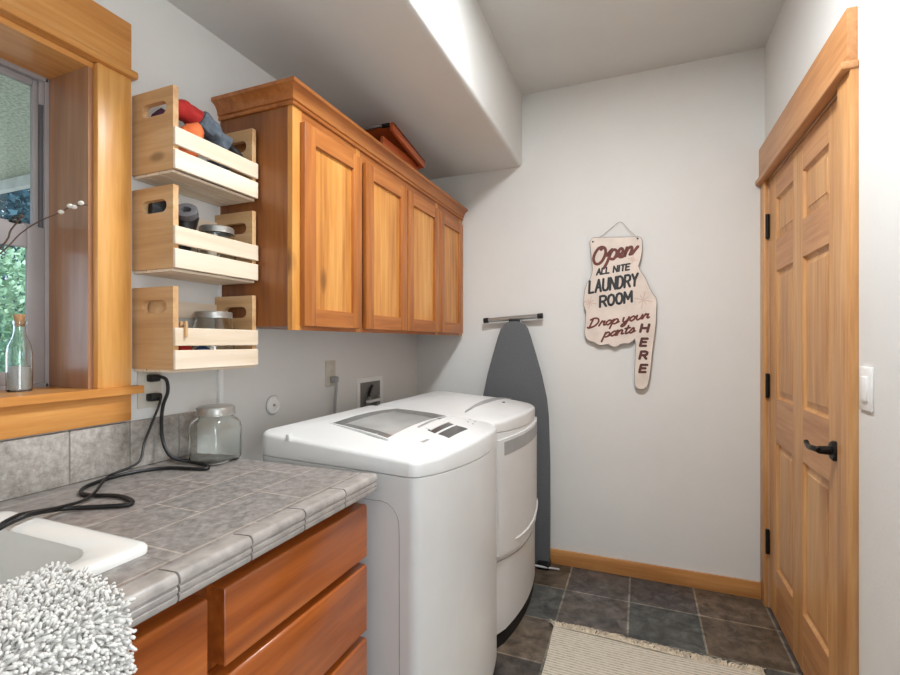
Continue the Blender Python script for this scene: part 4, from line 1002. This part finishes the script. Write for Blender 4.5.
tw = thing('willow_twig', 'pussy willow twig with pale catkins crossing the window jamb', 'twig', (-1.43, .42, WZ0 + .02), 'willow twigs on the sill')
def tp(u, v, y): return onY(u, v, y)
A = [(-1.425, .42, WZ0 + .02), (-1.415, .47, WZ0 + .19), (-1.37, .545, 1.385), tuple(tp(3, 251, .60)), tuple(tp(20, 234, .63)), tuple(tp(38, 222, .655)), tuple(tp(61, 212, .68)), tuple(tp(72, 206, .69)), tuple(tp(88, 205, .705))]
MB().tube(spline(A, 5), [.0015] * 26 + [.0012] * 15, 6).build('stem', 'twig', tw)
for u, v, y in ((61, 212, .68), (70, 206, .687), (74, 207, .69), (81, 203, .697)):
    p = tp(u, v, y); MB().ball((p.x, p.y, p.z), .0062, 2, (1.3, .9, .85)).build('catkin', 'catkin', tw)['label'] = 'pale fuzzy catkin'
tb2 = thing('willow_twig', 'dark bare willow twig ending at the window meeting rail', 'twig', (-1.43, .42, WZ0 + .02), 'willow twigs on the sill')
B = [(-1.432, .416, WZ0 + .02), (-1.43, .45, WZ0 + .19), (-1.39, .53, 1.36), tuple(tp(1, 247, .59)), tuple(tp(11, 230, .60)), tuple(tp(21.5, 217, .61))]
MB().tube(spline(B, 5), .0017, 6).build('stem', 'twig', tb2)
p = tp(21.5, 216.5, .61); MB().ball((p.x, p.y, p.z), .005, 2, (1.2, .9, .9)).build('bud', 'twig', tb2)

# ------------------------------------------------------------------ lights
def area(name, loc, size, power, color=(1, .96, .9), rot=(0, 0, 0), shape='DISK', sy=None):
    l = bpy.data.lights.new(name, 'AREA'); l.shape = shape; l.size = size; l.energy = power; l.color = color
    if sy: l.size_y = sy
    o = bpy.data.objects.new(name, l); o.location = loc; o.rotation_euler = rot; COL.objects.link(o); return o
area('ceiling_lamp_and_fill', (-.12, 1.2, ZC - .03), .34, 36, (.93, .968, 1))
area('ceiling_lamp_and_fill', (-.05, -.75, ZC - .03), .5, 6, (.93, .968, 1))  # added fill behind the viewer, stands for no known fixture
# added fill light, let in through a made-up gap in the right wall
area('side_fill_light', (XR + .55, -.32, 1.35), .9, 19, (.94, .97, 1), (0, math.radians(90), 0), 'RECTANGLE', .9)
sun = bpy.data.lights.new('sun', 'SUN'); sun.energy = 5; sun.angle = .02; sun.color = (1, .97, .92)
so_ = bpy.data.objects.new('sun', sun); so_.rotation_euler = (math.radians(-8), math.radians(48), 0); COL.objects.link(so_)
w = bpy.data.worlds.new('World'); SC.world = w; w.use_nodes = True
bg = w.node_tree.nodes['Background']; bg.inputs[0].default_value = (.74, .86, 1, 1); bg.inputs[1].default_value = 2.0

# ------------------------------------------------------------------ camera
cd = bpy.data.cameras.new('camera'); cd.sensor_width = 36; cd.lens = FPX / 900 * 36; cd.shift_y = (HOR - 337.5) / 900; cd.clip_start = .02
co = bpy.data.objects.new('camera', cd); co.location = (0, 0, CAMZ); co.rotation_euler = (math.pi / 2, 0, YAW); COL.objects.link(co); SC.camera = co
vs_ = SC.view_settings; vs_.view_transform = 'Standard'; vs_.look = 'None'; vs_.gamma = 1; vs_.use_curve_mapping = False; vs_.exposure = 0.05
